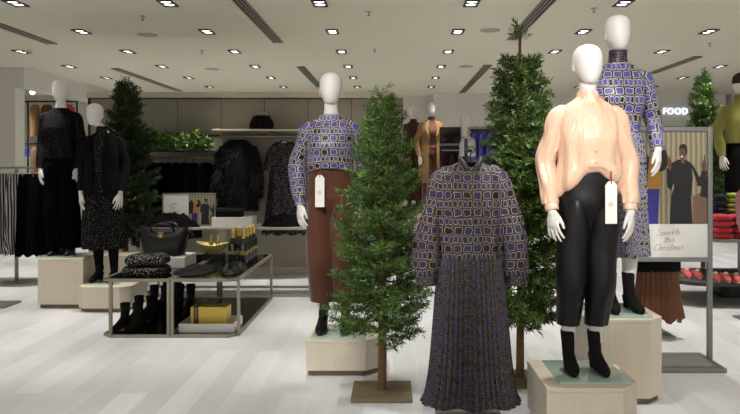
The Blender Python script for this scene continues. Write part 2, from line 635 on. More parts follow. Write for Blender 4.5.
# panelled partition behind the displays
PY = 9.2
part = MB()
part.box(-3.9, .03, PY, PY + .2, 0, 2.3)
part = struct(part.build('wall_partition', M['partition']))
struct(MB().box(-3.9, .06, PY - .06, PY + .2, 2.25, 2.32, .004).build('trim_1', M['trim']))
struct(MB().box(.03, .13, PY - .06, PY + .2, 0, 2.249, .004).build('trim_2', M['panel']))
struct(MB().box(-3.9, .028, PY - .022, PY - .001, 0, .09, .004).build('baseboard_back', M['trim']))
for i in range(7):
    x0 = -3.86 + i * .5555
    struct(MB().box(x0, x0 + .549, PY - .018, PY - .001, 1.78, 2.235, .003).build('wall_panel_%d' % (i + 1), M['panel']))
struct(MB().box(-3.9, .028, PY - .012, PY - .002, 1.76, 2.249).build('wall_panel_backing', M['joint']))

# ------------------------------------------------------------------ ceiling fittings
lightproto = None
XS = [-.728 + 1.507 * k for k in range(-3, 5)]
YS = [7.13 + 1.507 * k for k in range(6)]
SPOTS = []
for X_ in XS:
    for Y_ in YS:
        if abs(X_ * F / Y_ + 23) > 395:
            continue
        if lightproto is None:
            lightproto = thing('ceiling_downlight', 'recessed twin downlight with a black frame and two bright lamps in the pale ceiling', 'ceiling light', (X_, Y_, CEIL), 0, 'twin downlights in rows across the ceiling')
            mb = MB()
            for b in ((-.072, .072, -.14, -.108), (-.072, .072, .108, .14), (-.072, -.056, -.108, .108), (.056, .072, -.108, .108), (-.056, .056, -.006, .006)):
                mb.box(*b, -.016, -.002, .002)
            mb.build('frame', M['lamphouse'], lightproto)
            for s in (-1, 1):
                MB().lathe([(.044, -.008), (.049, -.006), (.049, -.002)], 16, (0, s * .057, 0)).build('lamp', M['lampwhite'], lightproto)
        else:
            dup(lightproto, (X_, Y_, CEIL))
        SPOTS.append((X_, Y_))

ventproto = None
for k, (vx, y0, y1) in enumerate(((-1.5, 6.6, 9.4), (1.52, 6.6, 9.2), (-4.5, 7.0, 9.5), (-1.5, 11.7, 14.7), (1.52, 11.5, 15.9), (-4.6, 11.9, 15.5), (4.5, 10.6, 12.6))):
    t = thing('ceiling_vent', ('long slotted air vent in the ceiling near the top edge, left of centre', 'long slotted air vent in the ceiling above the tall fir tree', 'slotted ceiling air vent nearest the left edge of the photo',
                               'far slotted ceiling vent above the head of the purple blouse mannequin', 'far slotted ceiling vent left of the tall fir tree top', 'far slotted ceiling vent above the fir tree by the black outfits', 'slotted ceiling vent to the right of the tallest mannequin head')[k], 'air vent', (vx, (y0 + y1) / 2, CEIL), 0, 'slotted air vents in the ceiling')
    L = (y1 - y0) / 2
    MB().box(-.065, .065, -L, L, -.006, -.001).build('slot_backing', M['ventdark'], t)
    mb = MB()
    for i in range(4):
        c = -.058 + i * .0387
        mb.box(c - .0075, c + .0075, -L, L, -.018, -.0065, .002)
    mb.build('grille', M['vent'], t)

for k, (px, py) in enumerate(((147.5, 34.6), (490, 30), (212, 69), (466, 66.3))):
    Y_ = (CEIL - H) * F / (CY - py)
    o = MB().lathe([(.001, -.012), (.10, -.012), (.118, -.008), (.12, -.001)], 24).build('ceiling_speaker', M['speakergrey'], None, (X(px, Y_), Y_, CEIL))
    tag(o, ('flush round speaker in the ceiling at upper left', 'flush round speaker in the ceiling left of the tall fir top', 'small far flush round speaker in the ceiling above the panelled wall', 'far flush round speaker in the ceiling beside a slotted vent')[k], 'speaker', 'flush ceiling speakers')
for k, (px, py) in enumerate(((142.6, 16), (368.6, 11.5), (594, 8), (710, 43), (31, 50), (202, 50.5), (374.6, 49))):
    Y_ = (CEIL - H) * F / (CY - py)
    t = thing('sprinkler', ('small ceiling sprinkler head right of a twin downlight at upper left', 'small ceiling sprinkler head at the top centre of the ceiling', 'small ceiling sprinkler head above the peach blouse mannequin', 'small ceiling sprinkler head near the right edge of the ceiling',
                            'small ceiling sprinkler head near the left edge of the ceiling', 'small ceiling sprinkler head over the panelled wall', 'far small ceiling sprinkler head right of the purple blouse mannequin head')[k], 'sprinkler', (X(px, Y_), Y_, CEIL), 0, 'ceiling sprinklers')
    MB().lathe([(.001, -.008), (.03, -.008), (.036, -.001)], 16).build('rosette', M['steel'], t)
    MB().lathe([(.02, -.046), (.02, -.042), (.006, -.04), (.006, -.0085)], 12).build('nozzle', M['vent'], t)

# ------------------------------------------------------------------ FOOD sign
t = thing('wall_sign', 'backlit white FOOD lettering on the far grey fascia', 'sign', (X(663.5, 16.18), 16.18, Z(114.2, 16.18)))


def text_mesh(name, body, size, depth, m, parent, loc):
    cu = bpy.data.curves.new(name, 'FONT')
    cu.body = body
    cu.size = size
    cu.extrude = depth
    cu.space_character = 1.12
    ob = bpy.data.objects.new(name, cu)
    COL.objects.link(ob)
    bpy.context.view_layer.update()
    me = bpy.data.meshes.new_from_object(ob.evaluated_get(bpy.context.evaluated_depsgraph_get()))
    bpy.data.objects.remove(ob)
    me.name = name
    me.materials.clear(); me.materials.append(m)
    o = bpy.data.objects.new(name, me)
    COL.objects.link(o)
    o.parent = parent
    o.location = loc
    o.rotation_euler = (PI / 2, 0, 0)
    return o


food = text_mesh('lettering', 'FOOD', .205, .012, M['signglow'], t, (0, 0, 0))
xs = [v.co.x for v in food.data.vertices]
k = .545 / (max(xs) - min(xs))
for v in food.data.vertices:
    v.co.x = (v.co.x - min(xs)) * k
# thicken strokes a little by a second pass of the outline
# ------------------------------------------------------------------ mannequins
def hand(mb, w, d, side, curl=.25, turn=.6):
    """palm and five fingers from wrist w along d; back of the hand turned forward by `turn`"""
    d = Vector(d).normalized()
    out = Vector((side, 0, 0)); out = (out - d * out.dot(d)).normalized()       # away from the thigh
    fwd = d.cross(out) if d.cross(out).y < 0 else out.cross(d)
    c, s = math.cos(turn), math.sin(turn)
    back = (out * c + fwd * s).normalized()          # back of the hand
    wid = (fwd * c - out * s).normalized()           # thumb side
    w = Vector(w)
    rings = []
    for t, hw, th in ((-.03, .022, .020), (0, .024, .019), (.025, .032, .018), (.055, .040, .017), (.08, .040, .014), (.092, .034, .010)):
        rings.append([tuple(w + d * t + wid * (hw * math.cos(2 * PI * i / 20)) + back * (th * math.sin(2 * PI * i / 20))) for i in range(20)])
    mb.loft(rings, True, True)
    for off, ln, sp_ in ((.029, .072, .16), (.010, .084, .05), (-.010, .079, -.06), (-.028, .062, -.2)):
        p = w + d * .07 + wid * off
        pts, a = [tuple(p)], 0.0
        for seg, fr in enumerate((.3, .42, .32, .26)):
            a += curl * (.5, .9, .8, .6)[seg]
            dr = (d * math.cos(a) - back * math.sin(a) + wid * sp_).normalized()
            p = p + dr * (ln * fr)
            pts.append(tuple(p))
        mb.tube(pts, (.0098, .0092, .0086, .0078, .0062), 10)
    p = w + d * .02 + wid * .024
    d1 = (d * .8 + wid * .55 - back * .25).normalized()
    d2 = (d * .97 + wid * .12 - back * .25).normalized()
    mb.tube([tuple(p), tuple(p + d1 * .032), tuple(p + d1 * .05 + d2 * .018), tuple(p + d1 * .052 + d2 * .042)], (.013, .0115, .0098, .0075), 10)


BODY = {}


def body_mesh(key, arms, legs, turn=.6, headx=0.0):
    if key in BODY:
        return BODY[key]
    mb = MB()
    mb.loft(body_rings([(.82, .08, .055, 0, .01), (.87, .135, .085, 0, .01), (.93, .150, .096, 0, .012), (1.02, .132, .092, 0, .005), (1.10, .116, .086, 0, 0), (1.20, .126, .094, 0, -.004),
                        (1.28, .138, .112, 0, -.014), (1.36, .136, .090, 0, -.004), (1.41, .120, .068, 0, .004), (1.445, .088, .056, 0, .008), (1.485, .066, .056, 0, .008), (1.52, .049, .05, 0, .004), (1.60, .046, .048, headx * .8, 0)], 40, 40, 1.0), True, True)
    mb.loft(body_rings([(1.570, .012, .02, headx, -.035), (1.576, .036, .046, headx, -.03), (1.598, .052, .072, headx, -.018), (1.632, .067, .092, headx, -.006), (1.675, .077, .102, headx, .004), (1.72, .079, .104, headx, .01),
                        (1.755, .070, .092, headx, .012), (1.78, .046, .062, headx, .012), (1.792, .014, .02, headx, .012)], 26, 36, 1.0), True, True)
    for s in (-1, 1):       # ears
        mb.ball((headx + s * .075, .012, 1.665), .010, .018, .028, 10, 6)
        sh, el, wr, tip = arms[s]
        mb.tube([(s * .085, .005, 1.395), tuple(Vector(sh) + Vector((-s * .008, 0, -.035))), el, wr, tuple(Vector(wr) + (Vector(tip) - Vector(wr)).normalized() * .02)], (.034, .040, .036, .025, .023), 18, smooth=20)
        hand(mb, wr, Vector(tip) - Vector(wr), s, turn=turn)
        hp, kn, an = legs[s]
        mb.tube([(hp[0], hp[1], hp[2] + .03), hp, tuple((Vector(hp) + Vector(kn)) / 2 + Vector((s * .006, -.012, 0))), kn, tuple(Vector(kn) * .62 + Vector(an) * .38 + Vector((0, .016, 0))), an, (an[0], an[1] + .004, an[2] - .03)],
                (.05, .070, .066, .049, .050, .032, .030), 20, smooth=30)
    me = mb.mesh('tmp', M['mannequin'])
    ob = bpy.data.objects.new('tmp', me)
    COL.objects.link(ob)
    rm = ob.modifiers.new('r', 'REMESH'); rm.mode = 'VOXEL'; rm.voxel_size = .0046; rm.use_smooth_shade = True
    sm = ob.modifiers.new('s', 'SMOOTH'); sm.factor = .5; sm.iterations = 3
    bpy.context.view_layer.update()
    me2 = bpy.data.meshes.new_from_object(ob.evaluated_get(bpy.context.evaluated_depsgraph_get()))
    bpy.data.objects.remove(ob)
    me2.name = 'body'
    me2.materials.clear(); me2.materials.append(M['mannequin'])
    me2.shade_smooth()
    BODY[key] = me2
    return me2


def put(name, me, parent):
    o = bpy.data.objects.new(name, me)
    COL.objects.link(o)
    o.parent = parent
    return o


def arm(s, out=.215, elx=.225, wz=.885, fw=-.03, tip=(.0, -.02, -.1)):
    return ((s * .146, .006, 1.415), (s * elx, .03, 1.155), (s * out, fw, wz), (s * (out + tip[0]), fw + tip[1], wz + tip[2]))


def leg(s, fx, fy=0.0):
    return ((s * .082, .005, .87), (s * .04 + fx * .5, -.012 + fy * .5, .49), (fx, .02 + fy, .12))


def boot(parent, at, h=.20, m=None, rot=0.0, name='boot'):
    """heeled ankle boot: foot, shaft and heel in one mesh"""
    mb = MB()
    prof = [(-.172, .014, .008, .010), (-.160, .018, .020, .016), (-.13, .024, .033, .022), (-.085, .032, .041, .030), (-.04, .048, .037, .038), (.0, .075, .033, .044), (.035, .09, .031, .044), (.055, .092, .022, .036), (.064, .093, .01, .02)]
    mb.loft([[(rx * math.cos(2 * PI * i / 20), y, zc + rz * math.sin(2 * PI * i / 20)) for i in range(20)] for y, zc, rx, rz in catmull(prof, 20)], True, True)
    mb.loft(body_rings([(.075, .031, .045, 0, .012), (.11, .033, .043, 0, .02), (.15, .036, .043, 0, .024), (h, .041, .047, 0, .024), (h + .004, .037, .043, 0, .024), (h - .03, .035, .041, 0, .024)], 14, 24, 1.0), True, True)
    hb = MB()
    mb.loft([[(.020 * a * k, .045 + .02 * b * k + dy, z) for a, b in ((1, 1), (-1, 1), (-1, -1), (1, -1))] for z, k, dy in ((0, .75, .006), (.03, .85, .003), (.075, 1.25, 0))], True, True)
    mb.xf(Matrix.Translation(at) @ Matrix.Rotation(rot, 4, 'Z'))
    return mb.build(name, m or M['suede'], parent)


def trousers(parent, m, legs, waist=1.09, hem=.25, rx=.168, ry=.118, rk=.098, rh=.082, wrx=.128, crease=.006, name='trousers', amp=.006):
    mb = MB()

    def fd(th, z):
        return amp * nz(math.cos(th) * 2, math.sin(th) * 2, z * 9), 0
    mb.loft(body_rings([(waist, wrx, .096, 0, 0), (waist - .04, wrx + .006, .102, 0, 0), (.99, (wrx + rx) / 2 + .008, .112, 0, .006), (.92, rx, ry, 0, .012), (.86, rx - .016, ry - .022, 0, .012), (.81, rx - .035, ry - .05, 0, .012), (.77, .07, .06, 0, .012)], 24, 56, .92, fd), False, True)
    for s in (-1, 1):
        hp, kn, an = legs[s]
        keys = [(1.0, rx * .36, ry - .042, s * rx * .44, .010), (.93, rx * .45, ry - .012, s * rx * .485, .011), (.88, rx * .50, ry - .003, s * rx * .487, .012), (.79, rx * .54, ry - .006, s * rx * .47, .008), (.66, (rx * .54 + rk) / 2, (ry + rk) / 2 - .01, hp[0] * .45 + kn[0] * .55, 0), (.48, rk * .95, rk * 1.02, kn[0], kn[1]),
                (max(.34, hem + .1), (rk + rh) / 2 * .96, (rk + rh) / 2 * 1.05, (kn[0] + an[0]) / 2, (kn[1] + an[1]) / 2), (hem, rh, rh * 1.12, kn[0] * .2 + an[0] * .8, an[1] * .85)]

        def fold(th, z, s=s):
            f = crease * max(0, -math.sin(th)) ** 24 + crease * max(0, math.sin(th)) ** 24
            return f + amp * nz(math.cos(th) * 1.7 + 5 * s, math.sin(th) * 1.7, z * 7 + s), 0
        rings = body_rings(keys, 40, 40, .95, fold)
        inner = [[(a[0] * .96 + keys[-1][3] * .04, a[1] * .96 + keys[-1][4] * .04, a[2] + dz) for a in rings[-1]] for dz in (.001, .04)]
        mb.loft(rings + inner)
    return mb.build(name, m, parent, angle=60)


def pleat(mb, keys, n, depth, steps=26, amp=.01, seed=0.0, per=4, wave=.0, hemwave=0.0):
    """pleated skirt: sharp zig-zag folds, deeper to the hem"""
    m = n * per
    z0, z1 = keys[0][0], keys[-1][0]
    rings = []
    for z, rx, ry, cx, cy in catmull(keys, steps):
        t = (z0 - z) / (z0 - z1)
        ring = []
        for i in range(m):
            th = 2 * PI * i / m + PI / 2
            ph = (i % per) / per
            tri = (ph * 2 if ph < .5 else 2 - ph * 2) - .5
            d = depth * (.35 + .65 * t) * tri * 2 + amp * t * nz(math.cos(th) * 2.4 + seed, math.sin(th) * 2.4, t * .7) + wave * t * math.sin(7 * th + seed)
            ring.append((cx + (rx + d) * math.cos(th), cy + (ry + d * .8) * math.sin(th), z + hemwave * t ** 6 * math.sin(th * 9 + seed) + .004 * t * tri))
        rings.append(ring)
    mb.loft(rings)
    return mb


def swing_tag(parent, top, w, h, ribbon, yaw=0.0):
    """white card swing tag with clipped corners on a red ribbon"""
    x, y, z = top
    outline = [(-w / 2, -h), (w / 2, -h), (w / 2, -.022), (w * .22, 0), (-w * .22, 0), (-w / 2, -.022)]
    mb = MB()
    n = len(outline)
    mb.add([(a, s * .0008, b) for s in (-1, 1) for a, b in outline], [list(range(n)), list(range(n, 2 * n))[::-1]] + [(i, n + i, n + (i + 1) % n, (i + 1) % n) for i in range(n)])
    mb.xf(Matrix.Translation((x, y, z)) @ Matrix.Rotation(yaw, 4, 'Z'))
    tg = mb.build('swing_tag', M['paper'], parent, smooth=False)
    tg['label'] = 'white card swing tag'
    mb = MB()
    for k, (wd, zz) in enumerate(((.3, .52), (.42, .56), (.34, .60))):     # faint lines of small print
        for j in range(int(wd * 10)):
            a = -wd * w / 2 * 1.2 + j * .0062 * (w / .055)
            mb.box(a, a + .0042, -.0016, -.0009, -h * zz, -h * zz + .004)
    mb.xf(Matrix.Translation((x, y, z)) @ Matrix.Rotation(yaw, 4, 'Z'))
    mb.build('small_print', M['ink'], tg, smooth=False)
    rb = MB()
    rb.tube([(x, y - .001, z - .012), (x, y + .002, z + ribbon * .5), (x + .003, y + .012, z + ribbon)], .0035, 6)
    rb.build('ribbon', M['ribbon'], tg)
    return tg


def glass_base(parent, x0, x1, y0, y1):
    mb = MB().box(x0, x1, y0, y1, .0005, .010, .0015)
    MBe = mb.build('base_plate', [M['glass_plate']], parent)
    MBe['label'] = 'thin green glass base plate'
    return MBe


def top_garment(parent, name, m, keys, arms, sl, cuffz, amp=.006, hemfold=None, ex=.9, n=84, cuff_m=None, seed=0.0, pucker=0.0, samp=.006, close=True):
    """body of a blouse/jumper plus two sleeves and cuffs; sl = sleeve radii (shoulder, upper, elbow, forearm, end)"""
    mb = MB()

    def fold(th, z):
        a = amp * (nz(math.cos(th) * 2.6 + seed, math.sin(th) * 2.6, z * 5) + .6 * math.sin(9 * th + 7 * z + seed) * max(0, min(1, (1.34 - z) * 4)))
        dz = hemfold(th, z) if hemfold else 0
        if pucker and z > 1.36:
            a += pucker * math.sin(26 * th) * max(0, 1 - abs(z - 1.43) / .07)
        return a, dz
    mb.loft(body_rings(keys, 52, n, ex, fold))
    o = mb.build(name, m, parent, angle=65)
    for s in (-1, 1):
        sh, el, wr, tip = arms[s]
        d = (Vector(wr) - Vector(el)).normalized()
        end = Vector(wr) + d * cuffz
        fore = Vector(el) * .45 + end * .55
        up = Vector(sh) * .5 + Vector(el) * .5
        keys2 = [(s * .085, .006, 1.418, sl[0] * .62)] + [tuple(p) + (r,) for p, r in ((Vector(sh) + Vector((s * .010, 0, -.016)), sl[0] * .94), (up, sl[1]), (Vector(el), sl[2]), (fore, sl[3]), (end, sl[4]))]
        q = MB().loft(sleeve_rings(keys2, 40, 30, samp, 18, seed + s), False, False)
        sv = q.build('sleeve', m, parent, angle=65)
        c = MB()
        e2 = end + d * .035
        c.loft(tube_rings([tuple(end - d * .012), tuple(end), tuple(e2), tuple(e2 - d * .004), tuple(end)], (sl[5] * .9, sl[5], sl[5] * .96, sl[5] * .86, sl[5] * .84), 24))
        c.build('cuff', cuff_m or m, sv)
    return o


TOPKEYS = [(1.50, .068, .066, 0, .006), (1.485, .085, .068, 0, .006), (1.468, .112, .072, 0, .006), (1.445, .142, .080, 0, .004), (1.41, .160, .094, 0, 0), (1.36, .166, .110, 0, -.006)]
# ------------------------------------------------------------------ trees
def blades(rng, A, B, per_m, ln, wd, spread=.95, fwd=.75, up=.15):
    """needles standing on twigs A->B (arrays of points); returns (n,4,3)"""
    L = np.linalg.norm(B - A, axis=1)
    cnt = np.maximum(3, (L * per_m).astype(int))
    idx = np.repeat(np.arange(len(A)), cnt)
    n = len(idx)
    t = rng.random(n)[:, None]
    p = A[idx] + (B[idx] - A[idx]) * t
    d = (B[idx] - A[idx]) / np.maximum(L[idx], 1e-6)[:, None]
    r = rng.normal(size=(n, 3))
    r -= d * (r * d).sum(1)[:, None]
    r /= np.linalg.norm(r, axis=1)[:, None]
    q = d * fwd + r * spread + np.array([0, 0, up])
    q /= np.linalg.norm(q, axis=1)[:, None]
    s = np.cross(q, rng.normal(size=(n, 3)))
    s /= np.linalg.norm(s, axis=1)[:, None]
    l = (ln * (.7 + .6 * rng.random(n)))[:, None]
    w = (wd * (.8 + .4 * rng.random(n)))[:, None]
    return np.stack([p, p + q * l * .45 + s * w * .5, p + q * l, p + q * l * .45 - s * w * .5], 1)


def tree(name, label, loc, height, R, z0, seed, mneedle, ln, wd, per_m, nb, shape=.62, board=.36, leader=.16, trunk_r=.03, gap=.05, rz=0.0, group=None, rmin=.05, elmax=34, bare=0.0):
    rng = np.random.default_rng(seed)
    root = thing(name, label, 'tree', loc, rz, group)
    wood_ = MB()
    A, B = [], []
    top = height - leader
    ga = 2.39996
    for k in range(nb):
        u = (k + .5) / nb
        t = 1 - (1 - u) ** .80 if False else u
        z = z0 + (top - z0) * t
        L = R * (1 - t) ** shape * (.66 + .5 * rng.random()) + rmin
        if t < .08:
            L *= .8 + 2 * t
        az = k * ga + rng.normal() * .25
        el = math.radians(-12 + (12 + elmax) * t + rng.normal() * 7)
        o = np.array([math.cos(az), math.sin(az), 0.0])
        pts = []
        for s in range(6):
            q = s / 5
            rr = L * q
            pts.append(o * rr * math.cos(el) + np.array([0, 0, z + rr * math.sin(el) + L * .20 * q * q]))
        pts = np.array(pts)
        side = np.array([-o[1], o[0], 0.0])
        wood_.tube([tuple(p) for p in pts], [max(.0018, .0065 * (1 - s / 5.5) * (.5 + L)) for s in range(6)], 5, cap=False)
        for s in range(5):
            if s > 0:
                A.append(pts[s]); B.append(pts[s + 1])
        nt = max(3, int(L / .036))
        for j in range(nt):
            q = .22 + .74 * (j + rng.random() * .5) / nt
            i = min(4, int(q * 5)); fr = q * 5 - i
            b = pts[i] * (1 - fr) + pts[i + 1] * fr
            dd = pts[i + 1] - pts[i]; dd /= np.linalg.norm(dd)
            for sg in (-1, 1):
                tl = (.045 + .34 * L * (1 - q)) * (.75 + .5 * rng.random())
                dr = dd * .72 + side * sg * .62 + np.array([0, 0, .10 + .2 * rng.normal()])
                dr /= np.linalg.norm(dr)
                A.append(b); B.append(b + dr * tl)
        A.append(pts[5]); B.append(pts[5] + (pts[5] - pts[4]) * .25)
    A.append(np.array([0, 0, top - .1 if not bare else height - bare])); B.append(np.array([0, 0, height - .02]))
    for j in range(5):
        a = rng.random() * 6.28
        zz = (top if not bare else height - bare) + .02 * j
        A.append(np.array([0, 0, zz])); B.append(np.array([.06 * math.cos(a), .06 * math.sin(a), zz + .05]))
    fo = quads('foliage', blades(rng, np.array(A), np.array(B), per_m, ln, wd), mneedle, root)
    wood_.build('branches', M['twig'], root)
    tr = MB().tube([(0, 0, .024), (.004, .003, height * .3), (-.003, .002, height * .7), (0, 0, height - .03)], (trunk_r, trunk_r * .85, trunk_r * .45, .004 if not bare else .009), 14, smooth=24)
    tr.build('trunk', M['trunk'], root)
    b2 = board / 2
    MB().box(-b2, b2, -b2, b2, 0, .026, .004).build('base_board', M['basewood'], root)
    return root


tree('fir_tree', 'green fir tree on a wooden board in front of the purple blouse mannequin', (X(382, 4.36), 4.36, 0), 1.84, .315, .36, 3, M['fir'], .034, .0052, 270, 150, shape=.58, leader=.10, trunk_r=.028)
tree('fir_tree', 'tallest fir tree with a bare leader, behind the hanging printed dress', (X(520, 4.62), 4.62, 0), 2.28, .22, .36, 11, M['fir_light'], .042, .0085, 220, 185, shape=.55, leader=.25, rmin=.10, elmax=14, bare=.10, trunk_r=.026, board=.34)
tree('fir_tree', 'dark fir tree beside the two mannequins dressed in black', (X(125, 8.3), 8.3, 0), 2.42, .41, .5, 5, M['fir_dark'], .040, .0075, 230, 160, shape=.52, leader=.14, trunk_r=.04, board=.4)
tree('fir_tree', 'bushy little green tree behind the poster stand, under the FOOD sign', (X(703, 8.9), 8.9, 0), 2.56, .30, .8, 8, M['fir'], .042, .0085, 230, 130, shape=.6, leader=.12, trunk_r=.03)

# garland of greenery over the black garment rail
rng = np.random.default_rng(21)
gy, gz = 8.86, 1.57
t = thing('garland', 'thick green foliage garland on the shelf above the rail of black clothes', 'garland', (X(176, gy), gy, gz))
A, B, stem = [], [], []
half = (202 - 149) / 2 * gy / F
for k in range(130):
    c = np.array([(-1 + 2 * k / 129) * half, rng.normal() * .03, .03 + rng.random() * .05])
    stem.append(tuple(c * np.array([1, .3, .2])))
    for j in range(3):
        d = rng.normal(size=3) * np.array([.7, .6, .75]) + np.array([0, -.35, .35])
        d /= np.linalg.norm(d)
        e = c + d * (.08 + .1 * rng.random())
        e[2] = max(e[2], .006)
        e[1] = min(e[1], .2)
        A.append(c); B.append(e)
gp = blades(rng, np.array(A), np.array(B), 110, .075, .020, 1.0, .6, .15)
gp[:, :, 2] = np.maximum(gp[:, :, 2], .0015)
gp[:, :, 1] = np.minimum(gp[:, :, 1], .26)
quads('leaves', gp, M['fir'], t)
MB().tube(stem[::6], .006, 6).build('stem', M['twig'], t)
# ------------------------------------------------------------------ plinths
def plinth(label, x0, x1, y0, y1, h, ch=(.1, .1, .0, .0), name='display_plinth', group='pale oak display plinths'):
    cx, cy = (x0 + x1) / 2, (y0 + y1) / 2
    t = thing(name, label, 'plinth', (cx, cy, 0), 0, group)

    def poly(d):
        a, b, c, e = x0 - cx + d, x1 - cx - d, y0 - cy + d, y1 - cy - d
        out = []
        for (px, py), k, (sx, sy), order in (((a, c), ch[0], (1, 1), 0), ((b, c), ch[1], (-1, 1), 1), ((b, e), ch[2], (-1, -1), 0), ((a, e), ch[3], (1, -1), 1)):
            if k <= 0:
                out.append((px, py))
            elif order == 0:
                out += [(px, py + sy * k), (px + sx * k, py)]
            else:
                out += [(px + sx * k, py), (px, py + sy * k)]
        return out
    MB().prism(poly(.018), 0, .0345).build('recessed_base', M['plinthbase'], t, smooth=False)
    MB().prism(poly(0), .035, h - .022, .002).build('body', M['plinth_v'], t, smooth=False)
    MB().prism(poly(0), h - .0215, h, .002).build('top_panel', M['plinth'], t, smooth=False)
    return t


plinth('low oak plinth under the peach blouse mannequin, cut by the bottom edge', .75, 1.225, 3.51, 4.02, .295, (0, .1, .1, 0))
plinth('taller oak plinth under the mannequin in the long printed dress', 1.13, 1.59, 4.155, 4.66, .49, (0, .1, .1, .1))
plinth('low oak plinth behind the fir tree, under the rust trousers mannequin', -.571, -.08, 4.72, 5.22, .235, (0, .1, .1, 0))
plinth('tall oak plinth under the mannequin in black velvet trousers', -3.45, -3.01, 6.98, 7.47, .476, (0, 0, 0, 0))
plinth('low oak plinth with a cut corner under the black blazer mannequin', -3.0, -2.5, 6.78, 7.32, .236, (.08, .08, 0, 0))
plinth('pale oak plinth in the shade behind the black blazer mannequin', -3.2, -2.75, 7.66, 8.02, .425, (0, 0, 0, 0))
plinth('far pale plinth under the two coat mannequins', .2, .9, 11.7, 12.9, .65, (0, 0, 0, 0))

# ------------------------------------------------------------------ mannequin: peach blouse, black trousers
legs = {-1: leg(-1, -.105), 1: leg(1, .045)}
arms = {-1: arm(-1, .205, .225, .885, -.04), 1: arm(1, .215, .228, .885, -.05)}
mq = thing('mannequin', 'white mannequin in a peach satin blouse and cropped black trousers', 'mannequin', (1.03, 3.80, .295))
mq.scale = (.965,) * 3
put('body', body_mesh('peach', arms, legs), mq)


def half_tuck(th, z):
    w = max(0, min(1, (1.17 - z) / .20))
    f = max(0, -math.sin(th - .16)) ** 1.6
    return w * (.135 * f - .012 * math.sin(5 * th) + .012 * nz(math.cos(th) * 3, math.sin(th) * 3, 2.0))


bl = top_garment(mq, 'blouse', M['peach'], TOPKEYS + [(1.28, .166, .130, 0, -.016), (1.20, .162, .130, 0, -.012), (1.12, .168, .132, 0, -.008), (1.05, .182, .138, 0, -.004), (.99, .184, .138, 0, 0), (.955, .172, .126, 0, .004), (.948, .15, .108, 0, .006), (.99, .140, .10, 0, .006)],
                 arms, (.056, .056, .053, .050, .044, .038), -.035, amp=.013, hemfold=half_tuck, seed=3.0, samp=.008)
MB().loft(body_rings([(1.485, .073, .068, 0, .006), (1.505, .061, .062, 0, .005), (1.53, .056, .058, 0, .004), (1.531, .051, .053, 0, .004), (1.50, .056, .057, 0, .005)], 14, 40, 1.0)).build('collar', M['peach'], bl)
mb = MB()
for k in range(6):
    z = 1.455 - k * .062
    y = (-.080, -.098, -.118, -.140, -.146, -.145)[k]
    mb.lathe([(.001, 0), (.0052, 0), (.0058, .002), (.0055, .004), (.001, .0035)], 12)
    mb.xf(Matrix.Translation((.004, y - .004, z)) @ Matrix.Rotation(PI / 2, 4, 'X'), len(mb.v) - 62)
mb.build('buttons', M['button'], bl)
trousers(mq, M['blacksatin'], legs, 1.12, .255, .166, .118, .086, .060, .135)
for s in (-1, 1):
    boot(mq, (legs[s][2][0], .0, .011), .205, rot=.06 * s)
glass_base(mq, -.21, .165, -.24, .19)
swing_tag(mq, (.082, -.150, 1.045), .062, .225, .05)

# ------------------------------------------------------------------ mannequin: long printed dress (behind)
legs = {-1: leg(-1, -.05, -.02), 1: leg(1, .075, .0)}
arms = {-1: arm(-1, .215, .222, 1.0, -.06), 1: arm(1, .214, .224, .985, -.07, (.0, -.02, -.1))}
mq = thing('mannequin', 'white mannequin in a navy link-print high-neck dress, standing behind the peach blouse', 'mannequin', (1.383, 4.42, .49))
mq.scale = (1.015,) * 3
put('body', body_mesh('dress', arms, legs), mq)
dr = top_garment(mq, 'dress_bodice', M['print_e'], TOPKEYS + [(1.28, .160, .124, 0, -.016), (1.20, .142, .108, 0, -.008), (1.12, .128, .096, 0, 0), (1.08, .126, .094, 0, 0)],
                 arms, (.058, .056, .050, .046, .038, .044), -.03, amp=.006, seed=1.0, pucker=.004)
MB().loft(body_rings([(1.48, .078, .07, 0, .006), (1.51, .057, .06, 0, .004), (1.56, .054, .057, 0, .002), (1.572, .055, .058, 0, 0), (1.572, .05, .053, 0, 0), (1.52, .05, .054, 0, .003)], 18, 40, 1.0)).build('collar', M['print_c'], dr)
pleat(MB(), [(1.09, .127, .095, 0, 0), (1.0, .158, .118, 0, .006), (.9, .166, .128, 0, .010), (.6, .170, .140, -.004, 0), (.335, .180, .15, -.004, 0)], 46, .009, 34, .012, 4.0, wave=.006, hemwave=.004).build('dress_skirt', M['print_d'], mq, angle=30)
for s in (-1, 1):
    boot(mq, (legs[s][2][0], legs[s][2][1] - .02, .011), .215, rot=.1 * s)
glass_base(mq, -.20, .14, -.21, .2)

# ------------------------------------------------------------------ mannequin: printed blouse, rust trousers
legs = {-1: leg(-1, -.055, 0), 1: leg(1, .10, 0)}
arms = {-1: arm(-1, .205, .235, .885, -.05), 1: arm(1, .215, .235, .885, -.05)}
mq = thing('mannequin', 'white mannequin in a purple link-print blouse and rust brown trousers', 'mannequin', (X(331, 4.96), 4.96, .235))
put('body', body_mesh('rust', arms, legs), mq)
bl = top_garment(mq, 'blouse', M['print_a'], TOPKEYS + [(1.28, .164, .128, 0, -.016), (1.22, .160, .124, 0, -.010), (1.18, .160, .126, 0, -.004), (1.14, .158, .124, 0, 0), (1.125, .148, .115, 0, 0), (1.13, .130, .10, 0, 0)],
                 arms, (.054, .058, .060, .058, .044, .038), -.03, amp=.007, hemfold=lambda th, z: -.05 * max(0, min(1, (1.24 - z) / .1)) * (1 - max(0, -math.sin(th)) ** .8), seed=7.0, pucker=.004, samp=.007)
trousers(mq, M['rust'], legs, 1.15, .215, .172, .124, .108, .088, .138)
for s in (-1, 1):
    boot(mq, (legs[s][2][0], .0, .011), .2, M['leather'], rot=.05 * s)
glass_base(mq, -.115, .24, -.2, .2)
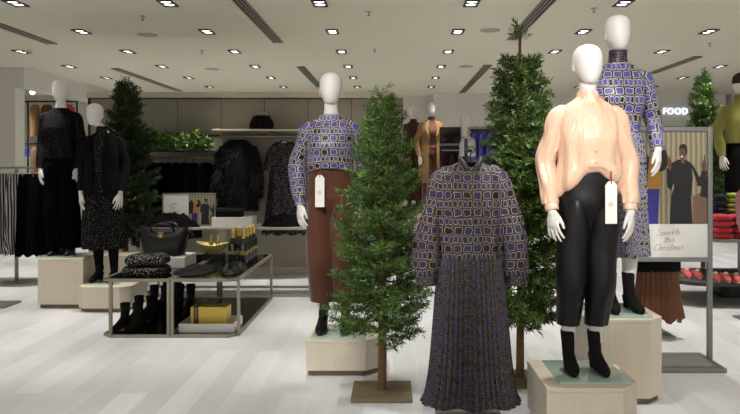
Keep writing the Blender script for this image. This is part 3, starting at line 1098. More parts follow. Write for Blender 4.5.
swing_tag(mq, (-.062, -.150, 1.085), .062, .215, .04)

# ------------------------------------------------------------------ mannequin: glitter jumper, velvet trousers
legs = {-1: leg(-1, -.03, -.02), 1: leg(1, .11, 0)}
arms = {-1: arm(-1, .175, .198, .885, -.06), 1: arm(1, .175, .198, .885, -.02)}
mq = thing('mannequin', 'taller white mannequin in a glittery black jumper and black velvet trousers', 'mannequin', (-3.355, 7.26, .476))
mq.scale = (.995,) * 3
put('body', body_mesh('velvet', arms, legs), mq)
top_garment(mq, 'jumper', M['seqblack'], [(1.495, .078, .07, 0, .006)] + TOPKEYS[1:] + [(1.28, .172, .13, 0, -.016), (1.20, .160, .12, 0, -.01), (1.12, .152, .116, 0, 0), (1.04, .165, .122, 0, .006), (.99, .172, .124, 0, .01), (.985, .160, .115, 0, .01)],
            arms, (.058, .056, .052, .048, .042, .040), -.03, amp=.006, seed=5.0)
trousers(mq, M['velvet'], legs, 1.09, .08, .17, .12, .104, .094, .134)
for s in (-1, 1):
    boot(mq, (legs[s][2][0], .0, .011), .14, M['leather'], name='shoe', rot=.1 * s)
glass_base(mq, -.16, .2, -.2, .18)


# ------------------------------------------------------------------ open coats and blazers
def open_shell(keys, steps, gap, n=70, amp=.005, seed=0.0, ex=.9):
    """coat body open down the front; gap(z) is half the opening angle"""
    rings = []
    for z, rx, ry, cx, cy in catmull(keys, steps):
        ring = []
        g = gap(z)
        for i in range(n):
            th = -PI / 2 + g + (2 * PI - 2 * g) * i / (n - 1)
            d = amp * nz(math.cos(th) * 2 + seed, math.sin(th) * 2, z * 5)
            ring.append((cx + (rx + d) * sp(math.cos(th), ex), cy + (ry + d) * sp(math.sin(th), ex), z))
        rings.append(ring)
    return rings


def coat(parent, name, m, keys, gap, arms, sl, cuffz, lapel=True, seed=0.0):
    rings = open_shell(keys, 46, gap, seed=seed)
    inner = [[(x * .955, y * .955, z) for x, y, z in r] for r in rings]
    mb = MB().loft(rings, closed=False).loft([r[::-1] for r in inner], closed=False)
    for a, b in ((0, 0), (-1, -1)):
        mb.loft([[r[a] for r in rings], [r[b] for r in inner]], closed=False)
    mb.loft([rings[-1], inner[-1]], closed=False)
    o = mb.build(name, m, parent, angle=60)
    for s in (-1, 1):
        sh, el, wr, tip = arms[s]
        d = (Vector(wr) - Vector(el)).normalized()
        end = Vector(wr) + d * cuffz
        q = MB().loft(sleeve_rings([(s * .085, .006, 1.420, sl[0] * .62)] + [tuple(p) + (r,) for p, r in ((Vector(sh) + Vector((s * .014, 0, -.012)), sl[0] * .95), (Vector(sh) * .5 + Vector(el) * .5, sl[1]), (Vector(el), sl[2]), (end, sl[3]))], 36, 28, .004, 12, seed + s), False, False)
        q.build('sleeve', m, parent, angle=60)
        if lapel:
            z0 = 1.47
            L = MB()
            pts = [(.06, -.060, 1.49), (.105, -.096, 1.44), (.125, -.126, 1.36), (.06, -.150, 1.20), (.045, -.142, 1.14), (.055, -.148, 1.22), (.068, -.126, 1.36), (.055, -.084, 1.45)]
            P3 = [(s * x, y, z) for x, y, z in pts]
            Q3 = [(x, y - .008, z) for x, y, z in P3]
            n = len(P3)
            f = [list(range(n)), list(range(n, 2 * n))[::-1]] + [(i, (i + 1) % n, n + (i + 1) % n, n + i) for i in range(n)]
            L.add(P3 + Q3, f)
            L.build('lapel', m, o, smooth=False)
    return o


# mannequin: black blazer over a spotted dress
legs = {-1: leg(-1, -.045, 0), 1: leg(1, .105, .0)}
arms = {-1: arm(-1, .192, .212, .885, -.06), 1: arm(1, .192, .214, .885, -.05)}
mq = thing('mannequin', 'shorter white mannequin in an open black blazer over a spotted dress', 'mannequin', (-2.872, 7.12, .236))
mq.scale = (.985,) * 3
put('body', body_mesh('blazer', arms, legs, headx=-.085), mq)
MB().loft(body_rings([(1.56, .052, .055, -.012, .002), (1.50, .062, .062, -.006, .006)] + TOPKEYS[1:] + [(1.28, .152, .122, 0, -.016), (1.18, .134, .105, 0, -.008), (1.10, .128, .10, 0, 0), (1.07, .13, .10, 0, 0)], 40, 56)).build('dress_bodice', M['seqdark'], mq)
pleat(MB(), [(1.08, .130, .10, 0, 0), (.98, .168, .125, 0, .006), (.88, .185, .135, 0, .008), (.6, .20, .15, .0, 0), (.335, .205, .16, .005, 0)], 26, .010, 26, .016, 2.0, wave=.010, hemwave=.006).build('dress_skirt', M['seqskirt'], mq, angle=30)
coat(mq, 'blazer', M['black'], [(1.492, .085, .074, 0, .008)] + [(z, a + .012, b + .014, c, d) for z, a, b, c, d in TOPKEYS[2:]] + [(1.26, .180, .14, 0, -.012), (1.12, .176, .136, 0, 0), (.98, .194, .146, 0, .006), (.87, .20, .150, 0, .01)],
     lambda z: .20 + .9 * max(0, z - 1.30) * 2.6 + .02, arms, (.056, .054, .050, .044), -.02, seed=2.0)
for s in (-1, 1):       # tights and shoes
    hp, kn, an = legs[s]
    MB().tube([(kn[0], kn[1], kn[2] - .02), tuple(Vector(kn) * .62 + Vector(an) * .38 + Vector((0, .016, 0))), an, (an[0], an[1] + .004, .06)], (.053, .0545, .036, .036), 18, smooth=14).build('tights', M['black'], mq)
    boot(mq, (an[0], 0, .011), .12, M['suede'], name='shoe', rot=.1 * s)
glass_base(mq, -.09, .22, -.22, .16)

# mannequin: olive jumper and beanie on the far-right table
legs = {-1: leg(-1, -.08), 1: leg(1, .08)}
arms = {-1: arm(-1, .225, .255, .885, -.02), 1: arm(1, .225, .255, .885, -.02)}
mq = thing('mannequin', 'mannequin in an olive roll-neck jumper and dark beanie, cut by the right edge', 'mannequin', (X(741, 7.62), 7.62, .661))
mq.scale = (.935,) * 3
put('body', body_mesh('olive', arms, legs), mq)
bl = top_garment(mq, 'jumper', M['olive'], [(1.51, .075, .075, 0, .004)] + [(z, a + .012, b + .014, c, d) for z, a, b, c, d in TOPKEYS[1:]] + [(1.28, .188, .142, 0, -.012), (1.18, .182, .14, 0, -.004), (1.08, .18, .138, 0, .004), (1.03, .172, .13, 0, .006), (1.028, .15, .11, 0, .006)],
                 arms, (.068, .068, .064, .058, .048, .044), -.03, amp=.008, seed=9.0)
MB().loft(body_rings([(1.49, .082, .080, 0, .006), (1.52, .072, .074, 0, .005), (1.555, .074, .076, 0, .002), (1.575, .070, .073, 0, 0), (1.574, .06, .063, 0, 0), (1.52, .06, .063, 0, .002)], 18, 40, 1.0)).build('roll_neck', M['olive'], bl)
MB().loft(body_rings([(1.70, .083, .108, 0, .010), (1.735, .088, .112, 0, .010), (1.74, .084, .108, 0, .010), (1.78, .078, .100, 0, .012), (1.815, .05, .066, 0, .014), (1.828, .012, .016, 0, .014)], 22, 40, 1.0), False, True).build('beanie', M['beanie'], mq)
trousers(mq, M['black'], legs, 1.09, .13, .172, .124, .105, .095, .136)
for s in (-1, 1):
    boot(mq, (legs[s][2][0], .03, .011), .16, name='shoe')
glass_base(mq, -.2, .2, -.145, .2)

# far mannequins in coats
legs = {-1: leg(-1, -.07), 1: leg(1, .07)}
arms = {-1: arm(-1, .205, .235, .885, -.04), 1: arm(1, .205, .235, .885, -.04)}
FARCOAT = [(1.495, .082, .074, 0, .008)] + [(z, a + .016, b + .014, c, d) for z, a, b, c, d in TOPKEYS[2:]] + [(1.26, .184, .14, 0, -.012), (1.12, .178, .138, 0, 0), (.9, .20, .155, 0, .006), (.60, .215, .165, 0, .01), (.45, .22, .168, 0, .01)]
for lab, px, cm, inner, gp in (('far mannequin in a dark brown coat, left of the camel coat', 413.5, 'darkbrown', 'darkbrown', .12), ('far mannequin in a long open camel coat over rust clothes', 431.5, 'camel', 'rust', .30)):
    mq = thing('mannequin', lab, 'mannequin', (X(px, 12.0 if px > 420 else 12.55), 12.0 if px > 420 else 12.55, .65), .1 if px > 420 else -.1)
    put('body', body_mesh('far', arms, legs), mq)
    MB().loft(body_rings([(1.55, .055, .058, 0, .002), (1.50, .064, .064, 0, .006)] + TOPKEYS[1:] + [(1.28, .150, .120, 0, -.016), (1.10, .13, .10, 0, 0), (1.03, .15, .11, 0, 0)], 30, 40)).build('jumper', M[inner], mq)
    trousers(mq, M[inner], legs, 1.08, .13, .168, .118, .09, .08, .134)
    coat(mq, 'coat', M[cm], FARCOAT, lambda z, gp=gp: gp + .5 * max(0, z - 1.3), arms, (.060, .058, .054, .046), -.02, seed=4.0)
    for s in (-1, 1):
        boot(mq, (legs[s][2][0], 0, .0005), .14, name='shoe')
# ------------------------------------------------------------------ hanging printed dress at the front
def hanger(parent, w, z, hook, m=None, y=0.0):
    mb = MB()
    mb.tube([(-w, y, z - .055), (-w * .55, y, z - .022), (0, y, z), (w * .55, y, z - .022), (w, y, z - .055)], .008, 8, smooth=16)
    mb.tube([(0, y, z), (0, y, z + hook * .5), (.018, y, z + hook * .68), (.018, y, z + hook * .92), (0, y, z + hook), (-.018, y, z + hook * .9)], .0035, 6, smooth=20)
    o = mb.build('hanger', m or M['lamphouse'], parent)
    return o


DY = 3.86
dz0 = Z(160, DY)
dx = X(470.5, DY)
t = thing('printed_dress', 'long navy link-print dress with a pleated skirt on a hanger in the foreground', 'dress', (dx, DY, 0))
S = DY / F
mb = MB()
keysd = [(dz0 - .005, .055, .040, 0, 0), (dz0 - .02, .078, .044, 0, 0), (dz0 - .05, .150, .052, 0, 0), (dz0 - .09, .190, .060, 0, 0), (dz0 - .16, .200, .070, 0, 0), (dz0 - .28, .194, .078, 0, 0), (dz0 - .42, .182, .080, 0, 0), (dz0 - .525, .176, .078, 0, 0)]


def dfold(th, z):
    neck = max(0, 1 - abs(z - dz0) / .06) * max(0, -math.sin(th)) ** 2
    return .008 * nz(math.cos(th) * 3, math.sin(th) * 3, z * 4) + .004 * math.sin(th * 11 + z * 5), -.035 * neck


bod = mb.loft(body_rings(keysd, 46, 90, .9, dfold)).build('dress_bodice', M['print_b'], t, angle=65)
cl = MB()
for s in (-1, 1):       # two-part collar
    cl.tube([(s * .056, .022, dz0 + .010), (s * .050, -.020, dz0 - .006), (s * .026, -.046, dz0 - .040), (s * .004, -.052, dz0 - .058)], (.012, .014, .014, .008), 10, smooth=12)
cl.build('collar', M['print_c'], bod)
for s in (-1, 1):
    q = MB()
    keys = [(s * .09, 0, dz0 - .065, .040), (s * .158, 0, dz0 - .105, .052), (s * .190, -.005, dz0 - .20, .057), (s * .216, -.012, dz0 - .34, .064), (s * .234, -.02, dz0 - .47, .069), (s * .240, -.024, dz0 - .575, .068), (s * .238, -.024, dz0 - .625, .050)]
    q.loft(sleeve_rings(keys, 44, 34, .008, 14, 2.0 * s, fx=1.0, fy=.72))
    sv = q.build('sleeve', M['print_b'], t, angle=65)
    c = MB().loft(tube_rings([(s * .240, -.024, dz0 - .61), (s * .240, -.024, dz0 - .625), (s * .241, -.024, dz0 - .665), (s * .241, -.024, dz0 - .66), (s * .241, -.024, dz0 - .62)], (.046, .052, .056, .050, .046), 24))
    c.build('cuff', M['print_c'], sv)
zb = Z(403, DY)
pleat(MB(), [(dz0 - .515, .174, .078, 0, 0), (dz0 - .58, .176, .086, .0, 0), (dz0 - .80, .192, .10, .002, 0), (zb + .20, .216, .115, .004, 0), (zb + .06, .238, .125, .004, 0), (zb, .262, .135, .004, 0)], 44, .012, 44, .010, 6.0, wave=.007, hemwave=.008).build('dress_skirt', M['print_c'], t, angle=30)
hg = hanger(t, .15, dz0 - .012, .084)
inner = MB().loft(body_rings([(dz0 - .012, .052, .034, 0, .004), (dz0 - .035, .06, .036, 0, .004), (dz0 - .07, .09, .04, 0, .004)], 8, 30, 1.0))  # plain black shell set inside the neckline
inner.build('neck_inner', M['black'], t)['label'] = 'black band inside the neckline'
t = thing('garment_stand', 'slim dark stand holding up the printed dress in the foreground', 'garment stand', (dx, DY + .02, 0))
MB().tube([(0, 0.22, .0185), (0, .22, dz0 + .0), (0, .18, dz0 + .050), (0, -.03, dz0 + .050)], .010, 12, smooth=30).build('pole', M['lamphouse'], t)
MB().box(-.18, .18, .04, .40, 0, .018, .004).build('base', M['greymetal'], t)

# ------------------------------------------------------------------ handwriting
GL = {
    'S': (1.25, [[(1.05, 1.75), (.75, 2.05), (.35, 1.8), (.5, 1.3), (.95, .8), (.75, .1), (.2, 0), (0, .35)]]),
    'p': (.85, [[(.05, 1), (.05, -.9)], [(.05, .6), (.3, 1), (.6, .8), (.6, .3), (.3, 0), (.06, .25)]]),
    'a': (.9, [[(.6, .8), (.3, 1), (.02, .6), (.08, .1), (.35, .02), (.6, .45)], [(.62, 1), (.62, .2), (.85, .05)]]),
    'r': (.7, [[(.05, 1), (.05, 0)], [(.05, .55), (.3, .95), (.55, .92)]]),
    'k': (.8, [[(.05, 2), (.05, 0)], [(.55, 1), (.08, .48), (.6, 0)]]),
    'l': (.5, [[(0, .4), (.3, 1.3), (.28, 1.95), (.1, 1.9), (.05, 1), (.1, .15), (.35, .05)]]),
    'e': (.75, [[(.04, .5), (.5, .62), (.42, .95), (.15, .95), (0, .5), (.15, .05), (.42, .02), (.62, .25)]]),
    't': (.6, [[(.2, 1.8), (.16, .3), (.3, .02), (.5, .15)], [(-.12, 1.2), (.52, 1.28)]]),
    'h': (.8, [[(.05, 2), (.05, 0)], [(.05, .55), (.28, 1), (.5, .8), (.5, .12), (.68, .02)]]),
    'i': (.4, [[(.05, 1), (.05, .15), (.25, .02)], [(.07, 1.4), (.1, 1.5)]]),
    's': (.65, [[(.5, .88), (.25, 1), (.08, .75), (.4, .42), (.38, .06), (.05, .02)]]),
    'C': (1.15, [[(.95, 1.7), (.65, 2.05), (.2, 1.75), (0, .9), (.2, .12), (.65, 0), (1.0, .4)]]),
    'm': (1.05, [[(.05, 1), (.05, 0)], [(.05, .55), (.25, 1), (.4, .8), (.4, 0)], [(.4, .55), (.6, 1), (.76, .8), (.76, .1), (.95, .02)]]),
}


def script(lines, x0, z0, size, y, m, parent, rise=.07, rad=.05, shear=.28, sx=1.0):
    """hand-drawn lettering: lines = (text, x offset, z offset) in letter units"""
    mb = MB()
    for txt, ox, oz in lines:
        cx = ox
        for ch in txt:
            adv, strokes = GL[ch]
            for st in strokes:
                q = catmull(st, 4 * len(st)) if len(st) > 2 else st
                P = []
                for a, b in q:
                    u = cx + a + shear * b
                    P.append((x0 + u * size * sx, y, z0 + (oz + b + rise * u) * size))
                mb.tube(P, rad * size * 2, 5, cap=False)
            cx += adv
    # flatten onto the board
    mb.v = [(a, y + (b - y) * .25, c) for a, b, c in mb.v]
    return mb.build('lettering', m, parent)


SPARKLE = [('Sparkle', 0, 5.0), ('this', 2.0, 2.6), ('Christmas', -.4, 0)]


def disc(cx, cz, rx, rz, n=16, a0=0.0, a1=2 * PI):
    return [(cx + rx * math.cos(a0 + (a1 - a0) * i / n), cz + rz * math.sin(a0 + (a1 - a0) * i / n)) for i in range(n)]


def picture(parent, w, h, y, loc):
    """printed photo: flat colour shapes on one flat sheet; u 0..1 across, v 0..1 up"""
    mats = [M[k] for k in ('curtainp', 'blackp', 'skin', 'hairp', 'smile', 'yellowp', 'bluep', 'jeansp', 'skinlight')]
    mb = MB()
    lay = [0]

    def shape(pts, mi):
        lay[0] += 1
        d = y - lay[0] * .00004
        mb.add([(-w / 2 + u * w, d, v * h) for u, v in pts], [list(range(len(pts)))], None, mi)
    shape([(0, 0), (1, 0), (1, 1), (0, 1)], 0)
    # second person at the left: dark hair, black jacket, ochre top, blue trousers
    shape([(.10, .0), (.32, .0), (.34, .42), (.14, .44)], 6)
    shape([(.14, .38), (.36, .38), (.36, .66), (.28, .80), (.16, .72)], 5)
    shape([(.02, .34), (.16, .36), (.20, .72), (.10, .84), (.0, .70)], 1)
    shape(disc(.36, .70, .10, .13), 3)
    shape(disc(.30, .74, .05, .08), 8)
    # person in black with both hands raised
    shape([(.48, .0), (.50, .30), (.54, .40), (.76, .40), (.80, .0)], 1)
    shape([(.80, .0), (.80, .30), (.90, .34), (1.0, .36), (1.0, 0)], 7)
    shape([(.56, .30), (.52, .50), (.50, .66), (.60, .70), (.70, .70), (.78, .66), (.80, .50), (.78, .30)], 1)
    shape([(.52, .66), (.44, .50), (.45, .40), (.50, .36), (.57, .52)], 1)
    shape([(.50, .36), (.455, .40), (.44, .60), (.475, .62)], 1)
    shape([(.76, .67), (.86, .44), (.94, .42), (.90, .50), (.80, .64)], 1)
    shape([(.85, .42), (.95, .40), (1.0, .56), (.95, .62)], 1)
    shape([(.90, .30), (1.0, .28), (1.0, .52), (.94, .50)], 1)
    shape(disc(.475, .66, .030, .055), 2)
    shape([(.455, .66), (.465, .74), (.48, .74), (.485, .66)], 2)
    shape(disc(.955, .635, .035, .06), 2)
    shape([(.945, .66), (.955, .75), (.97, .75), (.97, .66)], 2)
    shape([(.635, .66), (.69, .66), (.685, .72), (.635, .72)], 2)
    shape(disc(.668, .800, .056, .072), 3)
    shape(disc(.655, .765, .044, .075), 2)
    shape(disc(.648, .733, .017, .010), 4)
    shape(disc(.640, .778, .006, .006, 8), 3)
    shape(disc(.666, .775, .006, .006, 8), 3)
    shape([(.606, .81), (.615, .85), (.66, .872), (.715, .85), (.71, .80), (.66, .825)], 3)
    o = mb.build('printed_photo', mats, parent, loc, smooth=False)
    return o


# ------------------------------------------------------------------ poster stand on the right
PYS = 5.02
t = thing('poster_stand', 'grey metal poster stand with a fashion photo above a gold-lettered panel', 'poster stand', (X(670.75, PYS), PYS, 0))
hw = (709.5 - 632) / 2 * PYS / F
ztop = Z(127, PYS)
mb = MB()
for s in (-1, 1):
    mb.box(s * hw - .016, s * hw + .016, -.016, .016, .03, ztop, .002)
mb.box(-hw + .0165, hw - .0165, -.016, .016, ztop - .032, ztop, .002)
zc = Z(261.5, PYS)
mb.box(-hw + .0165, hw - .0165, -.016, .016, zc, zc + .03, .002)
mb.build('frame', M['greymetal'], t)
MB().box(-hw - .02, hw + .017, -.23, .19, 0, .03, .004).build('base_plate', M['greymetal'], t)
zs = Z(224, PYS)
pan = MB().box(-hw + .0166, hw - .0166, -.009, .006, zc + .0305, zs, .0008).build('lettered_panel', M['white'], t)
pan['label'] = 'white panel reading Sparkle this Christmas in gold script'
sz = .021
script(SPARKLE, X(655, PYS) - X(670.75, PYS), Z(250.5, PYS), sz, -.0095, M['goldink'], pan, rad=.05, sx=1.42)
board = MB().box(-hw + .0166, hw - .0166, -.006, .006, zs + .0005, ztop - .0325, .0008).build('photo_board', M['blackp'], t)
picture(board, 2 * hw - .036, ztop - .034 - zs - .002, -.0064, (0, 0, zs + .001))

# ------------------------------------------------------------------ brown pleated skirt hanging behind the stand
t = thing('hanging_outfit', 'black top and brown pleated skirt hanging behind the poster stand', 'outfit', (X(656, 5.75), 5.75, 0))
zt = 1.36
MB().loft(body_rings([(zt, .05, .04, 0, 0), (zt - .03, .13, .05, 0, 0), (zt - .08, .18, .06, 0, 0), (1.0, .185, .08, 0, 0), (.7, .19, .085, 0, 0), (.555, .192, .088, 0, 0), (.553, .17, .07, 0, 0), (.6, .165, .07, 0, 0)], 30, 50)).build('top', M['black'], t)
pleat(MB(), [(.70, .14, .075, 0, 0), (.55, .16, .085, 0, 0), (.3, .185, .10, .0, 0), (.155, .205, .11, .0, 0)], 26, .012, 24, .02, 3.0, wave=.010, hemwave=.02).build('skirt', M['brown'], t, angle=30)
hanger(t, .15, zt - .015, .10)
t = thing('garment_stand', 'thin steel stand behind the poster stand holding the brown skirt outfit', 'garment stand', (X(656, 5.75), 5.75, 0))
MB().tube([(0, .15, .02), (0, .15, zt + .03), (0, .11, zt + .062), (0, -.03, zt + .062)], .009, 10, smooth=24).build('pole', M['steel'], t)
MB().box(-.16, .16, 0, .30, 0, .016, .004).build('base', M['greymetal'], t)

# ------------------------------------------------------------------ glass-topped display tables
TX0, TXm, TX1, TY0, TY1, TZ = -2.352, -1.790, -1.245, 5.77, 7.44, .473


def display_table(label, x0, x1, chl, chr_):
    cx, cy = (x0 + x1) / 2, (TY0 + TY1) / 2
    t = thing('display_table', label, 'table', (cx, cy, 0), 0, 'low framed display tables')
    a, b, c, e = x0 - cx, x1 - cx, TY0 - cy, TY1 - cy
    k = .07
    poly = ([(a, c + k), (a + k, c)] if chl else [(a, c)]) + ([(b - k, c), (b, c + k)] if chr_ else [(b, c)]) + [(b, e), (a, e)]
    r = .012
    mb = MB()
    n = len(poly)

    def inset(d):
        out = []
        for x, y in poly:
            out.append((x - math.copysign(d, x), y - math.copysign(d, y)))
        return out
    P = inset(r)
    for z in (r, TZ - r):
        for i in range(n):
            p, q = P[i], P[(i + 1) % n]
            L = math.hypot(q[0] - p[0], q[1] - p[1]); ang = math.atan2(q[1] - p[1], q[0] - p[0])
            mb.box(-r * .9, L + r * .9, -r, r, -r, r, .0015, M=Matrix.Translation((p[0], p[1], z)) @ Matrix.Rotation(ang, 4, 'Z'))
    for i, (x, y) in enumerate(P):
        if chl and i == 0 or chr_ and i == (3 if chl else 1) and n > 4 and chr_ and i == n - 4:
            continue
        mb.box(x - r, x + r, y - r, y + r, r * 2, TZ - r * 2, .0015)
    mb.build('frame', M['metal'], t)
    q = inset(.0265)
    MB().prism(q, TZ - .011, TZ - .003).build('glass_top', M['blackgloss'], t, smooth=False)
    MB().prism(q, .008, .020).build('lower_shelf', M['blackshelf'], t, smooth=False)
    return t


display_table('left display table with black glass top, boots on its lower shelf', TX0, TXm - .003, True, False)
display_table('right display table with black glass top, gold box on its lower shelf', TXm + .003, TX1, False, True)
TT = TZ            # rim height; things rest on the glass just below
TG = TZ - .003 + .0005


# ------------------------------------------------------------------ soft things
def folded(name, label, cat, at, w, d, h, layers, m, seed, group=None, rz=0.0, lump=.012):
    t = MB()
    for k in range(layers):
        z0, z1 = h * k / layers, h * (k + 1) / layers * .995
        rings = []
        for s in range(9):
            q = s / 8
            zz = z0 + (z1 - z0) * q
            ins = (1 - abs(2 * q - 1) ** 2.6) * .02 - .02
            ring = []
            for i in range(44):
                th = 2 * PI * i / 44
                x = (w / 2 + ins) * sp(math.cos(th), .42)
                y = (d / 2 + ins) * sp(math.sin(th), .42)
                g = lump * nz(x * 9 + seed, y * 9 + k * 3, zz * 14)
                ring.append((x + g * math.cos(th), y + g * math.sin(th), max(0, zz + (.5 * lump * nz(x * 8, y * 8, seed + k) if k == layers - 1 and q > .6 else 0))))
            rings.append(ring)
        top = rings[-1]
        for f in (.75, .45, .15):
            rings.append([(x * f, y * f, z + lump * (1 - f) * .6 + lump * .7 * nz(x * f * 10 + seed, y * f * 10, k)) for x, y, z in top])
        t.loft(rings, True, True)
    o = t.build(name, m, None, at)
    o.rotation_euler = (0, 0, rz)
    return tag(o, label, cat, group)


def heap(name, label, cat, at, w, d, h, m, seed, group=None, rough=1.0):
    """crumpled heap of cloth"""
    n = 46
    vs, fs = [], []
    for j in range(n + 1):
        for i in range(n + 1):
            u, v = -1 + 2 * i / n, -1 + 2 * j / n
            a, b = u * math.sqrt(1 - v * v / 2), v * math.sqrt(1 - u * u / 2)
            r = math.hypot(a, b)
            e = max(0, 1 - r ** 3.2)
            ridge = 1 - abs(nz(a * 2.3 + seed, b * 2.3)) * 2.2
            z = h * e * (.55 + .45 * ridge * rough + .18 * nz(a * 6, b * 6, seed))
            wob = 1 + .10 * nz(math.cos(math.atan2(b, a)) * 2 + seed, math.sin(math.atan2(b, a)) * 2)
            vs.append((a * w / 2 * wob, b * d / 2 * wob, max(0.0008, z)))
            if i < n and j < n:
                k = j * (n + 1) + i
                fs.append((k, k + 1, k + n + 2, k + n + 1))
    mb = MB().add(vs, fs)
    rim = [j * (n + 1) + i for j, i in [(0, i) for i in range(n)] + [(j, n) for j in range(n)] + [(n, n - i) for i in range(n)] + [(n - j, 0) for j in range(n)]]
    mb.f.append(rim[::-1]); mb.uv.append(None); mb.mi.append(0)
    o = mb.build(name, m, None, at, angle=80)
    return tag(o, label, cat, group)


def block(name, label, cat, x0, x1, y0, y1, z0, z1, m, bev=.004, group=None):
    cx, cy = (x0 + x1) / 2, (y0 + y1) / 2
    o = MB().box(x0 - cx, x1 - cx, y0 - cy, y1 - cy, 0, z1 - z0, bev).build(name, m, None, (cx, cy, z0), smooth=False)
    return tag(o, label, cat, group)


# on the table tops
folded('folded_jumper', 'lower of two folded black-and-white spotted jumpers on the left table', 'jumper', (X(147, 6.02), 6.02, TG), .36, .30, .075, 1, M['seqspot'], 1.0, 'folded spotted jumpers', 0, .016)
folded('folded_jumper', 'upper of two folded black-and-white spotted jumpers on the left table', 'jumper', (X(148, 6.02), 6.02, TG + .0935), .33, .28, .075, 1, M['seqspot'], 4.0, 'folded spotted jumpers', .08, .018)
block('display_block', 'white block under the black handbag on the display tables', 'display block', X(141, 6.4), X(184, 6.4), 6.42, 6.80, TG, TG + .095, M['white'])


def handbag(name, label, at, w, d, h, m, handle, clasp=True, rz=0.0, seed=0.0):
    t = thing(name, label, 'handbag', at, rz)
    rings = []
    for z, fw, fd in ((0, .78, .86), (.01, .82, .96), (h * .3, .90, 1.0), (h * .65, .98, .84), (h * .9, 1.04, .52), (h, 1.03, .34), (h * .985, .99, .26), (h * .9, .96, .2)):
        rings.append([(w / 2 * fw * sp(math.cos(2 * PI * i / 48), .5) + .006 * nz(i * .3, z * 20, seed), d / 2 * fd * sp(math.sin(2 * PI * i / 48), .6) + .008 * nz(i * .25 + 9, z * 16, seed), z + (.012 * math.cos(2 * PI * i / 24) if z > h * .8 else 0)) for i in range(48)])
    MB().loft(rings, True, True).build('bag_body', m, t)
    if handle:
        for s in (-1, 1):
            MB().tube([(-w * .24, s * d * .20, h * .82), (-w * .22, s * d * .34, h * 1.02), (-w * .1, s * d * (.42), h + handle), (w * .1, s * d * (.42), h + handle), (w * .22, s * d * .34, h * 1.02), (w * .24, s * d * .20, h * .82)], .010, 10, smooth=24).build('handle', m, t)
    if clasp:
        mb = MB()
        y = -d / 2 * .90
        mb.tube([(-.022, y, h * .70), (-.022, y, h * .84), (.022, y, h * .84), (.022, y, h * .70), (-.022, y, h * .70)], .0045, 8)
        mb.box(-.008, .008, y - .008, y, h * .66, h * .80, .002)
        mb.build('clasp', M['gold'], t)
        for s in (-1, 1):    # side wings of the bag
            MB().tube([(s * w * .50, 0, h * .90), (s * w * .56, -.01, h * .80), (s * w * .545, -.01, h * .62)], (.022, .026, .012), 10, smooth=10).build('side_strap', m, t)
    return t


handbag('handbag', 'large black leather handbag with a gold clasp on the white block', (X(164.5, 6.58), 6.58, TG + .0955), .43, .24, .255, M['leather'], .03)
heap('crumpled_garment', 'black crumpled satin garment on the table between handbag block and bottles', 'garment', (X(196, 6.22), 6.22, TZ + .0008), .36, .60, .045, M['leather'], 3.0, 'black garments laid on the tables')
heap('crumpled_garment', 'black crumpled garment on the table in front of the gold-topped bottles', 'garment', (X(234.5, 6.26), 6.26, TZ + .0008), .215, .56, .075, M['leather'], 8.0, 'black garments laid on the tables')


# bottles
def bottle(label, at, proto=[None]):
    if proto[0] is not None:
        return dup(proto[0], at, label=label)
    t = thing('champagne_bottle', label, 'bottle', at, 0, 'gold-topped bottles on the display table')
    MB().lathe([(.036, 0), (.042, .004), (.043, .02), (.043, .165), (.040, .190), (.028, .225), (.0185, .245), (.0165, .26)], 24).build('glass_body', M['bottle'], t)
    MB().lathe([(.0215, .232), (.0185, .248), (.0180, .285), (.0195, .288), (.0195, .300), (.0175, .306), (.0175, .322), (.012, .328), (.001, .329)], 20).build('foil_neck', M['gold'], t)
    MB().lathe([(.0435, .095), (.0437, .098), (.0437, .125), (.0435, .128)], 24, cap=False).build('label', M['labelpaper'], t)
    proto[0] = t
    return t


for k, (px, Y_, lab) in enumerate(((233.0, 6.66, 'front left of the gold-topped dark bottles, nearest the gold bowl'), (238.8, 6.86, 'second gold-topped dark bottle from the gold bowl, set behind'), (243.6, 6.62, 'middle front bottle of the gold-topped group, right of the black garment'),
                                   (247.0, 6.80, 'dark gold-topped bottle third from the right end of the group'), (250.2, 6.98, 'rearmost gold-topped dark bottle near the table corner'), (253.2, 7.14, 'last gold-topped dark bottle at the right end of the group'))):
    bottle(lab, (X(px, Y_), Y_, TG))

# gold bowl with two little foil-topped bottles
bx, by = X(214, 6.98), 6.98
block('display_block', 'dark block under the gold bowl beside the champagne bottles', 'display block', bx - .09, bx + .09, by - .09, by + .09, TG, TG + .065, M['blackshelf'])
rings = []
for z, k in ((0, .34), (.008, .36), (.03, .62), (.06, .92), (.085, 1.08), (.087, 1.05), (.06, .86), (.03, .55), (.016, .3)):
    rings.append([(.158 * k * math.copysign(abs(math.cos(2 * PI * i / 36)) ** .9, math.cos(2 * PI * i / 36)), .10 * k * math.sin(2 * PI * i / 36), z + (.028 * abs(math.cos(2 * PI * i / 36)) ** 2 if z > .05 else 0)) for i in range(36)])
tag(MB().loft(rings, True, True).build('gold_bowl', M['palegold'], None, (bx, by, TG + .0655)), 'boat-shaped pale gold bowl on the display table', 'bowl')
for px, dy, lab in ((211, .0, 'small gold-topped bottle at the left in the gold bowl'), (217.5, .01, 'small gold-topped bottle at the right in the gold bowl')):
    t = thing('miniature_bottle', lab, 'bottle', (X(px, by), by + dy, TG + .0655 + .021), 0, 'small bottles in the gold bowl')
    MB().lathe([(.016, 0), (.020, .003), (.020, .075), (.010, .105)], 16).build('glass_body', M['labelpaper'], t)
    MB().lathe([(.0125, .098), (.0095, .112), (.0095, .150), (.001, .153)], 16).build('foil_neck', M['gold'], t)

# boots on the lower shelves
SZ = .0205


